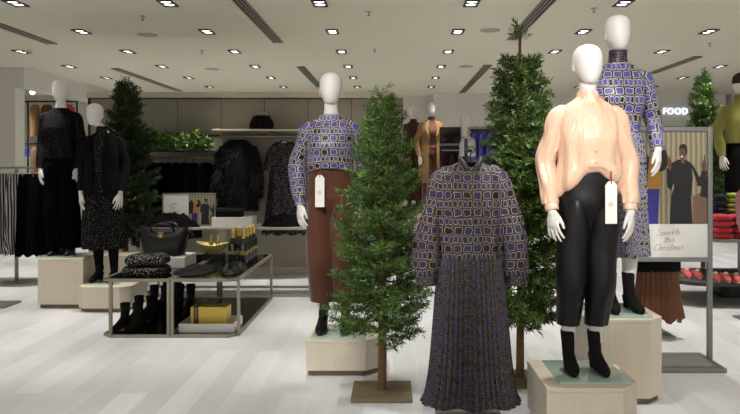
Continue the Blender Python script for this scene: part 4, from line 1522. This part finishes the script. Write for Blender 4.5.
def pair(n, label, px, Y_, rz=0.0):
    for s in (-1, 1):
        o = boot(None, (0, 0, 0), .23 if Y_ > 6.4 else .2, M['suede'])
        o.location = (X(px, Y_) + s * .052, Y_, SZ)
        o.rotation_euler = (0, 0, rz)
        tag(o, ('left' if s < 0 else 'right') + ' boot of ' + label, 'boot', 'black ankle boots under the display tables')


pair(0, 'the front pair of black ankle boots under the left table', 130, 6.03, -.15)
pair(1, 'the second pair of black ankle boots under the left table', 143.5, 6.36, -.2)
pair(2, 'the third pair of black ankle boots, further back under the left table', 158.5, 6.74, -.2)
pair(3, 'the rearmost pair of black ankle boots under the left table', 171, 7.1, -.2)
pair(4, 'the pair between the table legs, left of the gold box', 185, 6.80, .1)

# tray with gold gift box
tx0, tx1 = X(178.5, 5.87), X(234, 5.87)
t = thing('tray', 'white shallow tray holding the gold box under the right table', 'tray', ((tx0 + tx1) / 2, 6.04, SZ))
hw_ = (tx1 - tx0) / 2
MB().box(-hw_, hw_, -.17, .17, 0, .012, .002).box(-hw_, hw_, -.17, -.158, .0121, .07, .002).box(-hw_, hw_, .158, .17, .0121, .07, .002).box(-hw_, -hw_ + .012, -.1575, .1575, .0121, .07, .002).box(hw_ - .012, hw_, -.1575, .1575, .0121, .07, .002).build('tray_body', M['white'], t, smooth=False)
gx0, gx1 = X(192.5, 6.03), X(228.5, 6.03)
t = thing('gift_box', 'gold gift box with a patterned black band in the white tray', 'gift box', ((gx0 + gx1) / 2, 6.05, SZ + .0125), -.03)
gw = (gx1 - gx0) / 2
MB().box(-gw, gw, -.075, .075, 0, .175, .003).build('box_body', M['goldbox'], t, smooth=False)
mb = MB()
bw = (-gw + .026, -gw + .066)
mb.box(bw[0], bw[1], -.0775, .0775, -.0002, .177, .001)
mb.build('black_band', M['blackshelf'], t, smooth=False)
mb = MB()
for k in range(6):
    z = .02 + k * .027
    mb.tube([((bw[0] + bw[1]) / 2 + .010 * math.cos(a), -.0782, z + .010 * math.sin(a)) for a in [2 * PI * i / 10 for i in range(11)]], .0014, 5, cap=False)
mb.build('band_pattern', M['gold'], t)

# ------------------------------------------------------------------ long display console behind the tables
CY0, CY1, CZ = 7.56, 8.14, .728
cx0, cx1 = X(141, 7.6), X(340, 7.6)
t = thing('console_table', 'long grey framed console table behind the low display tables', 'table', ((cx0 + cx1) / 2, (CY0 + CY1) / 2, 0))
hw_, hd = (cx1 - cx0) / 2, (CY1 - CY0) / 2
MB().box(-hw_, hw_, -hd, hd, CZ - .022, CZ, .003).build('deck', M['greywood'], t)
mb = MB()
for sx in (-1, 1):
    for sy in (-1, 1):
        mb.box(sx * (hw_ - .013) - .013, sx * (hw_ - .013) + .013, sy * (hd - .013) - .013, sy * (hd - .013) + .013, .0265, CZ - .0225, .002)
    mb.box(sx * (hw_ - .013) - .013, sx * (hw_ - .013) + .013, -hd, hd, 0, .026, .002)
for sy in (-1, 1):
    mb.box(-hw_ + .0265, hw_ - .0265, sy * (hd - .013) - .013, sy * (hd - .013) + .013, 0, .026, .002)
mb.build('frame', M['metal'], t)
CT = CZ + .0005
# little framed sign
sy_ = 7.86
x0, x1 = X(162.5, sy_), X(216, sy_)
zb_, zt_ = CT, Z(193, sy_)
t = thing('tabletop_sign', 'small framed sign with gold script and a photo on the console table', 'sign', ((x0 + x1) / 2, sy_, zb_))
hw_ = (x1 - x0) / 2
hh = zt_ - zb_
MB().box(-hw_, hw_, -.012, .012, hh - .016, hh, .002).box(-hw_, hw_, -.03, .03, 0, .012, .002).box(-hw_, -hw_ + .014, -.012, .012, .0121, hh - .0161, .002).box(hw_ - .014, hw_, -.012, .012, .0121, hh - .0161, .002).build('frame', M['greymetal'], t)
xm = -.02 * hw_
pan = MB().box(-hw_ + .0145, xm, -.007, .005, .0125, hh - .0165).build('lettered_panel', M['white'], t, smooth=False)
pan['label'] = 'white panel reading Sparkle this Christmas in gold script'
script(SPARKLE, -hw_ + .065, hh * .38, .0165, -.0075, M['goldink'], pan, rad=.045)
brd = MB().box(xm + .0005, hw_ - .0145, -.006, .005, .0125, hh - .0165).build('photo_board', M['blackp'], t, smooth=False)
picture(brd, hw_ - .0155 - xm, hh - .031, -.0064, ((xm + hw_ - .014) / 2, 0, .0135))
block('display_block', 'white block on the console table carrying a black box', 'display block', X(211.5, 7.62), X(251.5, 7.62), 7.62, 7.93, CT, CT + .105, M['white'])
t = thing('black_box', 'flat black lidded box on the white block of the console table', 'box', (X(230, 7.76), 7.76, CT + .106), .03)
MB().box(-.135, .135, -.09, .09, 0, .062, .003).build('box_body', M['black'], t, smooth=False)
MB().box(-.139, .139, -.094, .094, .0625, .092, .003).build('lid', M['blacksatin'], t, smooth=False)
heap('crumpled_garment', 'black crumpled garments piled on the console table below the small sign', 'garment', (X(172, 7.7), 7.70, CT), .60, .22, .15, M['black'], 13.0, 'black garments piled on the console table')
heap('crumpled_garment', 'black crumpled garments on the console table right of the black box', 'garment', (X(284, 7.85), 7.85, CT), .50, .40, .13, M['black'], 17.0, 'black garments piled on the console table')

# ------------------------------------------------------------------ wall shelf and what hangs from it
WY0, WY1 = 8.72, 9.199
t = thing('wall_shelf', 'pale wall shelf with a hanging rail under it on the grey partition', 'shelf', (X(268, WY0), (WY0 + WY1) / 2, 0))
wx0, wx1 = X(212, WY0) - X(268, WY0), .95
zs_ = Z(129, WY0)
MB().box(wx0, wx1, -.235, .2, zs_ - .025, zs_, .003).build('shelf_board', M['trim'], t)
mb = MB()
mb.tube([(wx0 + .06, -.10, zs_ - .085), (wx1 - .03, -.10, zs_ - .085)], .014, 12)
for x in (wx0 + .08, 0, wx1 - .1):
    mb.tube([(x, -.10, zs_ - .072), (x, -.10, zs_ - .0255)], .008, 8)
mb.build('rail', M['metal'], t)
wr = [[((.125 + .018 * math.sin(PI * q)) * math.cos(2 * PI * i / 30) * (1 - .38 * q ** 1.6), .07 * math.sin(2 * PI * i / 30) * (1 - .6 * q * q), .01 + .17 * q) for i in range(30)] for q in [k / 8 for k in range(9)]]
WBAG = thing('handbag', 'black furry handbag with a silver frame on the wall shelf', 'handbag', (X(261.5, 8.95), 8.95, zs_ + .0005))
MB().loft(wr, True, True).build('bag_body', M['furbase'], WBAG)
mb = MB()
mb.tube([(-.075, -.03, .180), (-.06, -.035, .205), (.06, -.035, .205), (.075, -.03, .180)], .007, 8)
for a in (-.055, -.015, .06):
    mb.ball((a, -.035, .214), .011, .011, .011, 10, 6)
mb.build('clasp_frame', M['steel'], WBAG)
rail_y, rail_z = (WY0 + WY1) / 2 - .10, zs_ - .085

t = thing('fur_coat', 'large black fur coat hanging from the wall shelf rail', 'coat', (X(238, rail_y), rail_y, 0))
zt = rail_z - .055
mb = MB()
fk = [(zt + .015, .07, .06, 0, 0), (zt - .03, .13, .08, 0, 0), (zt - .10, .185, .10, 0, 0), (zt - .28, .20, .12, 0, 0), (zt - .55, .215, .13, 0, 0), (zt - .80, .225, .13, .0, 0), (zt - .84, .20, .11, .0, 0)]
rings = body_rings(fk, 40, 70, .85, lambda th, z: (.022 * nz(math.cos(th) * 4, math.sin(th) * 4, z * 7), 0))
mb.loft(rings, True, True)
body = mb.build('coat_body', M['furbase'], t)
sl = []
for s in (-1, 1):
    r2 = sleeve_rings([(s * .13, 0, zt - .09, .065), (s * .19, 0, zt - .22, .075), (s * .215, -.03, zt - .42, .078), (s * .225, -.05, zt - .62, .078), (s * .22, -.05, zt - .68, .05)], 24, 26, .014, 12, s * 2.0)
    MB().loft(r2, False, True).build('sleeve', M['furbase'], t)
    sl.append(r2)
rng = np.random.default_rng(4)


def hairs(rs, n, ln, wd):
    R = np.array(rs)
    m, k = R.shape[:2]
    C0 = R.mean(1, keepdims=True)
    i = rng.integers(0, m - 1, n); j = rng.integers(0, k, n)
    a = rng.random(n)[:, None]
    p = R[i, j] * (1 - a) + R[i + 1, j] * a
    o = p - C0[i, 0]
    o /= np.linalg.norm(o, axis=1)[:, None]
    q = o * .75 + rng.normal(size=(n, 3)) * .35 + np.array([0, 0, -.6])
    q /= np.linalg.norm(q, axis=1)[:, None]
    s_ = np.cross(q, rng.normal(size=(n, 3))); s_ /= np.linalg.norm(s_, axis=1)[:, None]
    l = (ln * (.6 + .8 * rng.random(n)))[:, None]
    return np.stack([p, p + q * l * .4 + s_ * wd, p + q * l, p + q * l * .4 - s_ * wd], 1)


hq = hairs(wr, 2600, .028, .003)
hq[:, :, 2] = np.maximum(hq[:, :, 2], .002)
quads('fur', hq, M['fur'], WBAG)
quads('fur', np.concatenate([hairs(rings, 7000, .045, .004)] + [hairs(r, 3000, .04, .004) for r in sl]), M['fur'], t)
hanger(t, .12, zt + .012, .055, M['steel'])

t = thing('beaded_dress', 'silver-beaded dark dress hanging from the wall shelf rail, right of the fur coat', 'dress', (X(284, rail_y), rail_y, 0))
zt = rail_z - .06
MB().loft(body_rings([(zt + .01, .075, .045, 0, 0), (zt - .02, .12, .05, 0, 0), (zt - .06, .165, .06, 0, 0), (zt - .25, .175, .075, 0, 0), (zt - .5, .18, .08, 0, 0), (zt - .75, .215, .09, 0, 0), (zt - .96, .245, .10, 0, 0)], 36, 64, .9, lambda th, z: (.006 * math.sin(8 * th + 6 * z), 0))).build('dress_body', M['seqsilver'], t)
pleat(MB(), [(zt - .95, .235, .095, 0, 0), (zt - 1.04, .25, .11, 0, 0), (zt - 1.14, .265, .12, 0, 0)], 22, .012, 8, .01, 2.0, hemwave=.014).build('hem_frill', M['seqsilver'], t, angle=30)
for s in (-1, 1):
    MB().loft(sleeve_rings([(s * .12, 0, zt - .07, .05), (s * .165, 0, zt - .16, .058), (s * .19, 0, zt - .30, .06), (s * .195, 0, zt - .36, .064)], 18, 24, .006, 10, s)).build('sleeve', M['seqsilver'], t)
MB().tube([(.078 * math.cos(a), -.046 * math.sin(a) * 1.0, zt + .008 - .02 * max(0, math.sin(a))) for a in [2 * PI * i / 24 for i in range(25)]], .009, 8, cap=False).build('collar', M['palegrey'], t)['label'] = 'pale beaded collar'
hanger(t, .17, zt + .005, .065, M['steel'])

# ------------------------------------------------------------------ garland shelf and rail of black clothes
t = thing('garment_rail', 'rail of black clothes under the green garland on the partition', 'rail', (X(175, 8.9), 8.95, 0))
gz0 = 1.57
hx = .46
MB().box(-hx, hx, -.22, .249, gz0 - .012, gz0 - .0005, .003).build('shelf_board', M['lamphouse'], t)
mb = MB()
mb.tube([(-hx, -.06, gz0 - .09), (hx, -.06, gz0 - .09)], .012, 10)
for x in (-hx + .05, hx - .05):
    mb.tube([(x, -.06, gz0 - .08), (x, -.06, gz0 - .0225)], .008, 8)
mb.build('rail', M['metal'], t)


def rail_garment(label, x, y, zr, w, th, ln, m, kind, rz, seed, group, cat):
    """garment on a rail: hook through the rail, cloth hanging below"""
    t = thing({'skirt': 'hanging_skirt', 'trousers': 'hanging_trousers', 'top': 'hanging_garment'}[kind], label, cat, (x, y, 0), rz, group)
    z = zr - .075
    if kind == 'skirt':
        pleat(MB(), [(z, w * .36, th * .45, 0, 0), (z - .1, w * .42, th * .6, 0, 0), (z - ln, w * .52, th * .9, 0, 0)], 14, .008, 16, .006, seed, wave=.006, hemwave=.02).build('cloth', m, t, angle=30)
    else:
        ks = [(z + .015, w * .16, th * .3, 0, 0), (z - .02, w * .36, th * .5, 0, 0), (z - .07, w * .48, th * .6, 0, 0), (z - ln * .5, w * .47, th * .75, 0, 0), (z - ln, w * .5, th * .8, 0, 0)]
        MB().loft(body_rings(ks, 22, 36, .85, lambda a, zz: (.012 * nz(math.cos(a) * 3 + seed, math.sin(a) * 3, zz * 5), .015 * nz(math.cos(a) * 2, seed, 0))), True, True).build('cloth', m, t)
    mb = MB()
    mb.tube([(-w * .36, 0, z + .006), (w * .36, 0, z + .006)], .006, 8)
    sx_, cx_ = math.sin(rz), math.cos(rz)     # the hook wraps the rail, whatever way the garment is turned
    mb.tube([(a * sx_, a * cx_, zz) for a, zz in ((0, z + .006), (0, zr - .05), (.014, zr - .026), (.0225, zr - .004), (.016, zr + .018), (0, zr + .0235), (-.016, zr + .018), (-.0225, zr - .002))], .003, 6, smooth=28)
    if kind != 'top':
        for s in (-1, 1):
            mb.box(s * w * .28 - .012, s * w * .28 + .012, -.012, .012, z - .03, z + .016, .002)
    mb.build('hanger', M['steel'] if kind == 'skirt' else M['lamphouse'], t)
    return t


base_x, base_y = X(175.5, 8.9), 8.95 - .06
names = ('leftmost', 'second', 'third', 'fourth', 'fifth', 'sixth')
for k in range(6):
    rail_garment('%s black garment on the rail under the garland, counted from the fir tree' % names[k] if k else 'leftmost black garment on the rail under the garland, by the fir tree', base_x - .27 + k * .098, base_y, gz0 - .09, .32, .036, .92, M['black'] if k % 2 else M['velvet'], 'top', 1.15, k * 2.0, 'black clothes under the garland', 'garment')
rail_garment('sparkly black sequin top at the right end of the rail under the garland', base_x - .27 + 6 * .105 + .02, base_y, gz0 - .09, .30, .05, .70, M['seqblack'], 'top', 1.0, 5.0, 'black clothes under the garland', 'garment')
# ------------------------------------------------------------------ left rail with skirts
RY, RZ = 8.5, 1.36
t = thing('garment_rail', 'free-standing rail of black skirts at the left edge', 'rail', (-4.7, RY, 0))
mb = MB()
mb.tube([(-.75, 0, RZ), (.72, 0, RZ)], .012, 12)
for x in (-.70, .25, .69):
    mb.box(x - .016, x + .016, -.016, .016, .02, RZ - .0145, .002)
mb.build('rail_frame', M['greymetal'], t)
MB().prism([(-.8, -.28), (.45, -.28), (.74, -.1), (.74, .28), (-.8, .28)], 0, .0195, .003).build('base_plate', M['greymetal'], t)
lab = ('striped black-and-white pleated skirt cut by the left edge of the photo', 'middle striped pleated skirt on the left rail', 'striped black-and-white pleated skirt next to the plain black garments')
for k in range(3):
    rail_garment(lab[k], X(0 + k * 10.5, RY), RY, RZ, .38, .024, .93, M['stripe'], 'skirt', .95, k * 3.0, 'striped skirts on the left rail', 'skirt')
lab = ('plain black skirt on the left rail beside the striped skirts', 'second plain black skirt on the left rail', 'last black skirt on the left rail, behind the velvet trousers')
for k in range(3):
    rail_garment(lab[k], X(31 + k * 10.2, RY), RY, RZ, .36, .024, .95, M['black'] if k % 2 else M['velvet'], 'skirt', .95, k * 2.0 + 1, 'black skirts on the left rail', 'skirt')
t = thing('garment_stand', 'grey stand base at the far left edge, nearer than the skirt rail', 'garment stand', (X(-14, 7.1), 7.12, 0))
MB().box(-.26, .26, -.16, .16, 0, .018, .004).build('base_plate', M['greymetal'], t)
MB().tube([(-.1, 0, .019), (-.1, 0, 1.3)], .012, 10).build('pole', M['greymetal'], t)

# ------------------------------------------------------------------ next room seen through the opening on the left
NY = 13.6
t = thing('clothes_rail', 'dark two-tier wall rail in the next room at far left', 'rail', (X(44, NY), NY, 0))
mb = MB()
for zz in (2.60, 1.80):
    mb.tube([(-.35, 0, zz), (.62, 0, zz)], .016, 8)
for x in (-.33, .60):
    mb.box(x - .012, x + .012, .04, .064, 0, 2.62)
    for zz in (2.60, 1.80):
        mb.tube([(x, 0, zz), (x, .05, zz)], .012, 6)
mb.build('rail_frame', M['lamphouse'], t)


def far_coat(label, px, zr, w, ln, m, seed):
    return rail_garment(label, X(px, NY), NY, zr, w, .12, ln, m, 'top', .3, seed, 'coats in the next room', 'coat')


far_coat('brown coat hanging high in the next room, left of the tall mannequin head', 35, 2.60, .17, .58, M['camel'], 1.0)
far_coat('tan coat hanging right beside the tall mannequin head', 47, 2.60, .20, .55, M['brown'], 2.0)
far_coat('red garment in the next room, right of the tall mannequin head', 67.5, 2.60, .26, .5, M['red'], 3.0)
far_coat('brown coat on the lower rail of the next room', 35.5, 1.80, .17, .6, M['camel'], 4.0)
far_coat('dark brown coat on the lower rail behind the glitter jumper', 47, 1.80, .20, .6, M['brown'], 5.0)
t = thing('wall_spotlight', 'small round lit spotlight in the next room at far left', 'spotlight', (X(32.5, 14.2), 14.2, Z(92.2, 14.2)))
MB().ball((0, 0, 0), .05, .05, .05).build('lamp', M['lampwhite'], t)
MB().tube([(0, .02, .05), (0, .02, CEIL - Z(92.2, 14.2) - .001)], .012, 8).build('stem', M['lamphouse'], t)
o = block('low_counter', 'pale low counter in the next room behind the left rail', 'counter', X(14, 14.6), X(60, 14.6), 14.7, 15.2, 0, Z(157, 14.7), M['wallwhite'])
zc0 = Z(157, 14.7) + .0005
t = thing('counter_display', 'blue and white display box on the counter in the next room', 'display', (X(25, 14.9), 14.9, zc0))
MB().box(-.18, .18, -.1, .1, 0, .18, .004).build('box_body', M['lilac'], t, smooth=False)
MB().box(-.17, -.03, -.106, -.1005, .02, .16).build('white_print', M['paper'], t, smooth=False)

# ------------------------------------------------------------------ right table with knitwear and shoes
RX0 = X(676, 7.1)
t = thing('tiered_table', 'dark grey two-tier table with red and green knitwear at the right edge', 'table', (RX0 + .75, 7.45, 0))


def rounded(x0, x1, y0, y1, r):
    out = []
    for cx, cy, a in ((x1 - r, y1 - r, 0), (x0 + r, y1 - r, 90), (x0 + r, y0 + r, 180), (x1 - r, y0 + r, 270)):
        out += [(cx + r * math.cos(math.radians(a + k * 15)), cy + r * math.sin(math.radians(a + k * 15))) for k in range(7)]
    return out


UZ, LZ = .66, .245
MB().prism(rounded(-.40, .75, -.42, .55, .12), UZ - .03, UZ, .003).build('top_tier', M['greymetal'], t, smooth=False)
MB().prism(rounded(-.75, .75, -.48, .55, .32), LZ - .035, LZ, .003).build('lower_tier', M['dim'], t, smooth=False)
MB().prism(rounded(-.1, .6, .05, .45, .12), 0, LZ - .0355, .003).build('pedestal', M['lamphouse'], t, smooth=False)
for x in (-.08, .6):
    MB().box(x - .02, x + .02, -.30, -.26, LZ + .0005, UZ - .0305, .002).build('post', M['greymetal'], t)
    MB().box(x - .02, x + .02, .40, .44, LZ + .0005, UZ - .0305, .002).build('post', M['greymetal'], t)
UT, LT = UZ + .0005, LZ + .0005
tx, ty = RX0 + .75, 7.45


def stack(px, Y_, z, n, w, d, h, m, word, grp, cat='jumper'):
    pos = {3: ('bottom', 'middle', 'top'), 4: ('bottom', 'second lowest', 'second highest', 'top'), 2: ('lower', 'upper')}[n]
    for k in range(n):
        folded('folded_jumper', '%s folded %s' % (pos[k], word), cat, (X(px, Y_), Y_, z + k * (h + .009)), w, d, h, 1, m, k * 2.3 + px, grp, .06 * (-1) ** k, .010)


stack(720.5, 7.19, UT, 4, .175, .26, .052, M['red'], 'red jumper in the left red stack on the tiered table', 'red knitwear')
stack(740.5, 7.19, UT, 4, .175, .26, .052, M['red'], 'red jumper in the right red stack, at the photo edge', 'red knitwear')
o = block('display_riser', 'black riser behind the red jumpers on the tiered table', 'riser', X(713.5, 7.36), X(728, 7.36), 7.34, 7.50, UT, UT + .245, M['blackshelf'])
# green jumpers stand on their own riser beside the mannequin's legs
block('display_riser', 'black riser under the lime green jumpers at the right edge', 'riser', X(728.6, 7.36), X(752, 7.36), 7.34, 7.44, UT, UT + .245, M['blackshelf'])
stack(734, 7.39, UT + .246, 4, .15, .10, .042, M['green'], 'lime green jumper in the stack above the red jumpers', 'lime green knitwear')
stack(720, 7.42, UT + .246, 3, .11, .12, .055, M['navy'], 'dark navy jumper in the stack left of the lime green', 'dark navy knitwear')


# coral shoes on the lower tier
def trainer(label, x, y, rz):
    t = thing('slipper', label, 'shoe', (x, y, LT), rz, 'coral slippers on the lower tier')
    prof = [(-.125, .010, .012, .010), (-.11, .022, .030, .020), (-.07, .032, .040, .031), (-.02, .042, .040, .040), (.03, .040, .034, .036), (.08, .038, .034, .034), (.115, .034, .024, .028), (.125, .03, .01, .02)]
    MB().loft([[(rx * math.cos(2 * PI * i / 18), yy, zc + rz_ * math.sin(2 * PI * i / 18)) for i in range(18)] for yy, zc, rx, rz_ in catmull(prof, 16)], True, True).build('upper', M['coral'], t)
    MB().loft([[((.044 if abs(yy) < .09 else .030) * c, yy, z) for c in (-1, 1)] for yy, z in ((0, 0),)] if False else [[(.040 * k * math.cos(2 * PI * i / 18), .132 * k * math.sin(2 * PI * i / 18), z) for i in range(18)] for z, k in ((0, .96), (.004, 1), (.014, 1), (.0145, .97))], True, True).build('sole', M['cream'], t)
    MB().ball((0, -.035, .078), .022, .022, .016).build('pompom', M['cream'], t)
    return t


for k, (px, Y_, lab) in enumerate(((686, 7.36, 'leftmost coral slipper on the lower tier, by the poster stand'), (696.5, 7.30, 'second coral slipper from the left on the lower tier'), (714.8, 7.14, 'coral slipper just right of the poster stand post'), (724.9, 7.11, 'coral slipper second right of the poster stand post'), (735.2, 7.08, 'rightmost coral slipper on the lower tier'))):
    trainer(lab, X(px, Y_), Y_, -.12)

# pink garment on a stand at the right edge
PXX, PYY = X(759, 6.3), 6.3
t = thing('pink_jumper', 'dusty pink jumper hanging at the right edge of the photo', 'jumper', (PXX, PYY, 0))
MB().loft(body_rings([(1.24, .06, .04, 0, 0), (1.21, .10, .05, 0, 0), (1.15, .14, .06, 0, 0), (1.0, .14, .07, 0, 0), (.74, .145, .075, 0, 0), (.735, .11, .05, 0, 0)], 20, 40, .9, lambda th, z: (.006 * nz(math.cos(th) * 3, math.sin(th) * 3, z * 6), 0)), True, True).build('knit_body', M['pink'], t)
for s in (-1, 1):
    MB().loft(sleeve_rings([(s * .09, 0, 1.18, .045), (s * .15, 0, 1.10, .05), (s * .16, -.04, .9, .048), (s * .15, -.06, .78, .036)], 20, 20, .005, 12, s), False, True).build('sleeve', M['pink'], t)
hanger(t, .11, 1.235, .098)
t = thing('garment_stand', 'thin stand holding the pink jumper, mostly outside the right edge', 'garment stand', (PXX, PYY, 0))
MB().tube([(.0, .14, .02), (0, .14, 1.28), (0, .1, 1.311), (0, -.03, 1.311)], .009, 10, smooth=24).build('pole', M['steel'], t)
MB().box(-.1, .16, .02, .28, 0, .016, .004).build('base', M['greymetal'], t)

# ------------------------------------------------------------------ far centre fixture
FYY = 10.9
t = thing('wall_unit', 'far dark shelving unit with a white column beside the camel coat', 'shelving', (X(455, FYY), FYY, 0))
w0, w1 = X(441, FYY) - X(455, FYY), X(499, FYY) - X(455, FYY)
zt_, zs_ = Z(126, FYY), Z(143.5, FYY)
MB().box(w0, w1, .30, .36, 0, zt_).build('back_panel', M['dim'], t, smooth=False)
MB().box(w0, w1, -.05, .2995, zs_ - .03, zs_, .003).build('shelf_board', M['greymetal'], t)
MB().box(X(462.5, FYY) - X(455, FYY), X(470.5, FYY) - X(455, FYY), .1, .2995, zs_ + .001, Z(115, FYY), .004).build('column', M['wallwhite'], t)
mb = MB()
mb.tube([(w0 + .02, .08, zs_ - .10), (w1 - .02, .08, zs_ - .10)], .012, 8)
mb.build('rail', M['steel'], t)
for k, px in enumerate((448, 457)):
    handbag('handbag', ('left', 'right')[k] + ' of two small black handbags on the far shelving unit', (X(px, FYY), FYY + .12, zs_ + .0005), .13, .1, .12, M['leather'], .03, False)
for k in range(6):
    rail_garment(('leftmost burgundy garment on the far unit, by the camel coat', 'second burgundy garment on the far unit', 'third burgundy garment on the far unit', 'fourth burgundy garment on the far unit', 'fifth burgundy garment on the far unit, behind the dress hanger', 'burgundy garment on the far unit nearest the tall fir')[k],
                 X(445.5 + 8.2 * k, FYY + .08), FYY + .08, zs_ - .10, .28, .03, .8, M['burgundy'], 'top', 1.0, k * 1.7, 'burgundy clothes on the far unit', 'garment')
# violet-blue garments and a pale one on a nearer rail
VY = 9.6
t = thing('garment_rail', 'slim rail in the distance holding violet-blue garments, left of the tall fir', 'rail', (X(484, VY), VY, 0))
vz = Z(128, VY)
mb = MB()
mb.tube([(-.22, 0, vz), (.22, 0, vz)], .012, 8)
for x in (-.2, .2):
    mb.tube([(x, 0, .0), (x, 0, vz - .013)], .012, 8)
    mb.tube([(x, -.2, .012), (x, .2, .012)], .012, 8)
mb.build('rail_frame', M['steel'], t)
for k, px in enumerate((476.5, 484, 491.5)):
    rail_garment(('left', 'middle', 'right')[k] + ' violet-blue garment on the distant rail beside the tall fir', X(px, VY), VY, vz, .3, .026, .36, M['lilac'], 'top', 1.0, k * 3.1, 'violet-blue garments', 'garment')
rail_garment('pale grey garment above the hanger of the printed dress', X(467.5, VY - .28), VY - .28, Z(133, VY), .21, .13, .24, M['palegrey'], 'top', .2, 8.0, None, 'garment')
o = t
MB().tube([(-.2, -.012, Z(133, VY)), (-.212, -.31, Z(133, VY))], .010, 8).build('side_arm', M['steel'], t)
# ------------------------------------------------------------------ camera, lamps, world
cam_d = bpy.data.cameras.new('camera')
cam_d.sensor_width = 36.0
cam_d.lens = 36.0 * F / 740
cam_d.shift_x = -(CX - 370) / 740
cam_d.shift_y = -(207 - CY) / 740
cam_d.clip_end = 60
cam = bpy.data.objects.new('camera', cam_d)
cam.location = (0, 0, H)
cam.rotation_euler = (PI / 2, 0, 0)
COL.objects.link(cam)
SC.camera = cam


def spot(loc, target, watts, angle=95, blend=.6, col=(1.0, .975, .93), r=.045):
    d = bpy.data.lights.new('downlight', 'SPOT')  # name shared by the grid lamps and the added spots
    d.energy = watts
    d.spot_size = math.radians(angle)
    d.spot_blend = blend
    d.color = col
    d.shadow_soft_size = r
    o = bpy.data.objects.new('downlight', d)
    o.location = loc
    v = Vector(target) - Vector(loc)
    o.rotation_euler = v.to_track_quat('-Z', 'Y').to_euler()
    COL.objects.link(o)


for X_ in XS:
    for Y_ in [7.13 + 1.507 * k for k in range(-4, 6)]:
        spot((X_, Y_, 2.955), (X_, Y_, 0), 40 if Y_ < 3 else (110 if Y_ < 5 else 178), 54, .95)
for Y_ in (13.16, 14.66):
    spot((-7.2, Y_, 2.955), (-7.2, Y_, 0), 150, 90, .95)  # added to brighten the next room; no fitting modelled there
# spots added to brighten the displays; the first is inferred from the overexposed blouse
for src, dst, w, ang in (((.78, 1.10, 2.95), (1.02, 3.75, 1.50), 330, 24), ((.78, 2.61, 2.95), (1.36, 4.35, 2.0), 110, 34), ((-.73, 2.61, 2.95), (-.43, 4.9, 1.55), 150, 30),
                         ((.78, 1.10, 2.95), (.45, 3.8, .95), 20, 30), ((-.73, 2.61, 2.95), (-.1, 4.3, .9), 120, 36), ((2.28, 2.61, 2.95), (1.9, 5.0, 1.1), 90, 34)):
    spot(src, dst, w, ang, .7, (1.0, .98, .95))

w = bpy.data.worlds.new('world')
SC.world = w
w.use_nodes = True
w.node_tree.nodes['Background'].inputs[0].default_value = (1.0, .97, .93, 1)
w.node_tree.nodes['Background'].inputs[1].default_value = .85

SC.view_settings.view_transform = 'Standard'
SC.view_settings.look = 'None'
SC.view_settings.gamma = 1.0
SC.view_settings.use_curve_mapping = False
SC.view_settings.exposure = 0.2
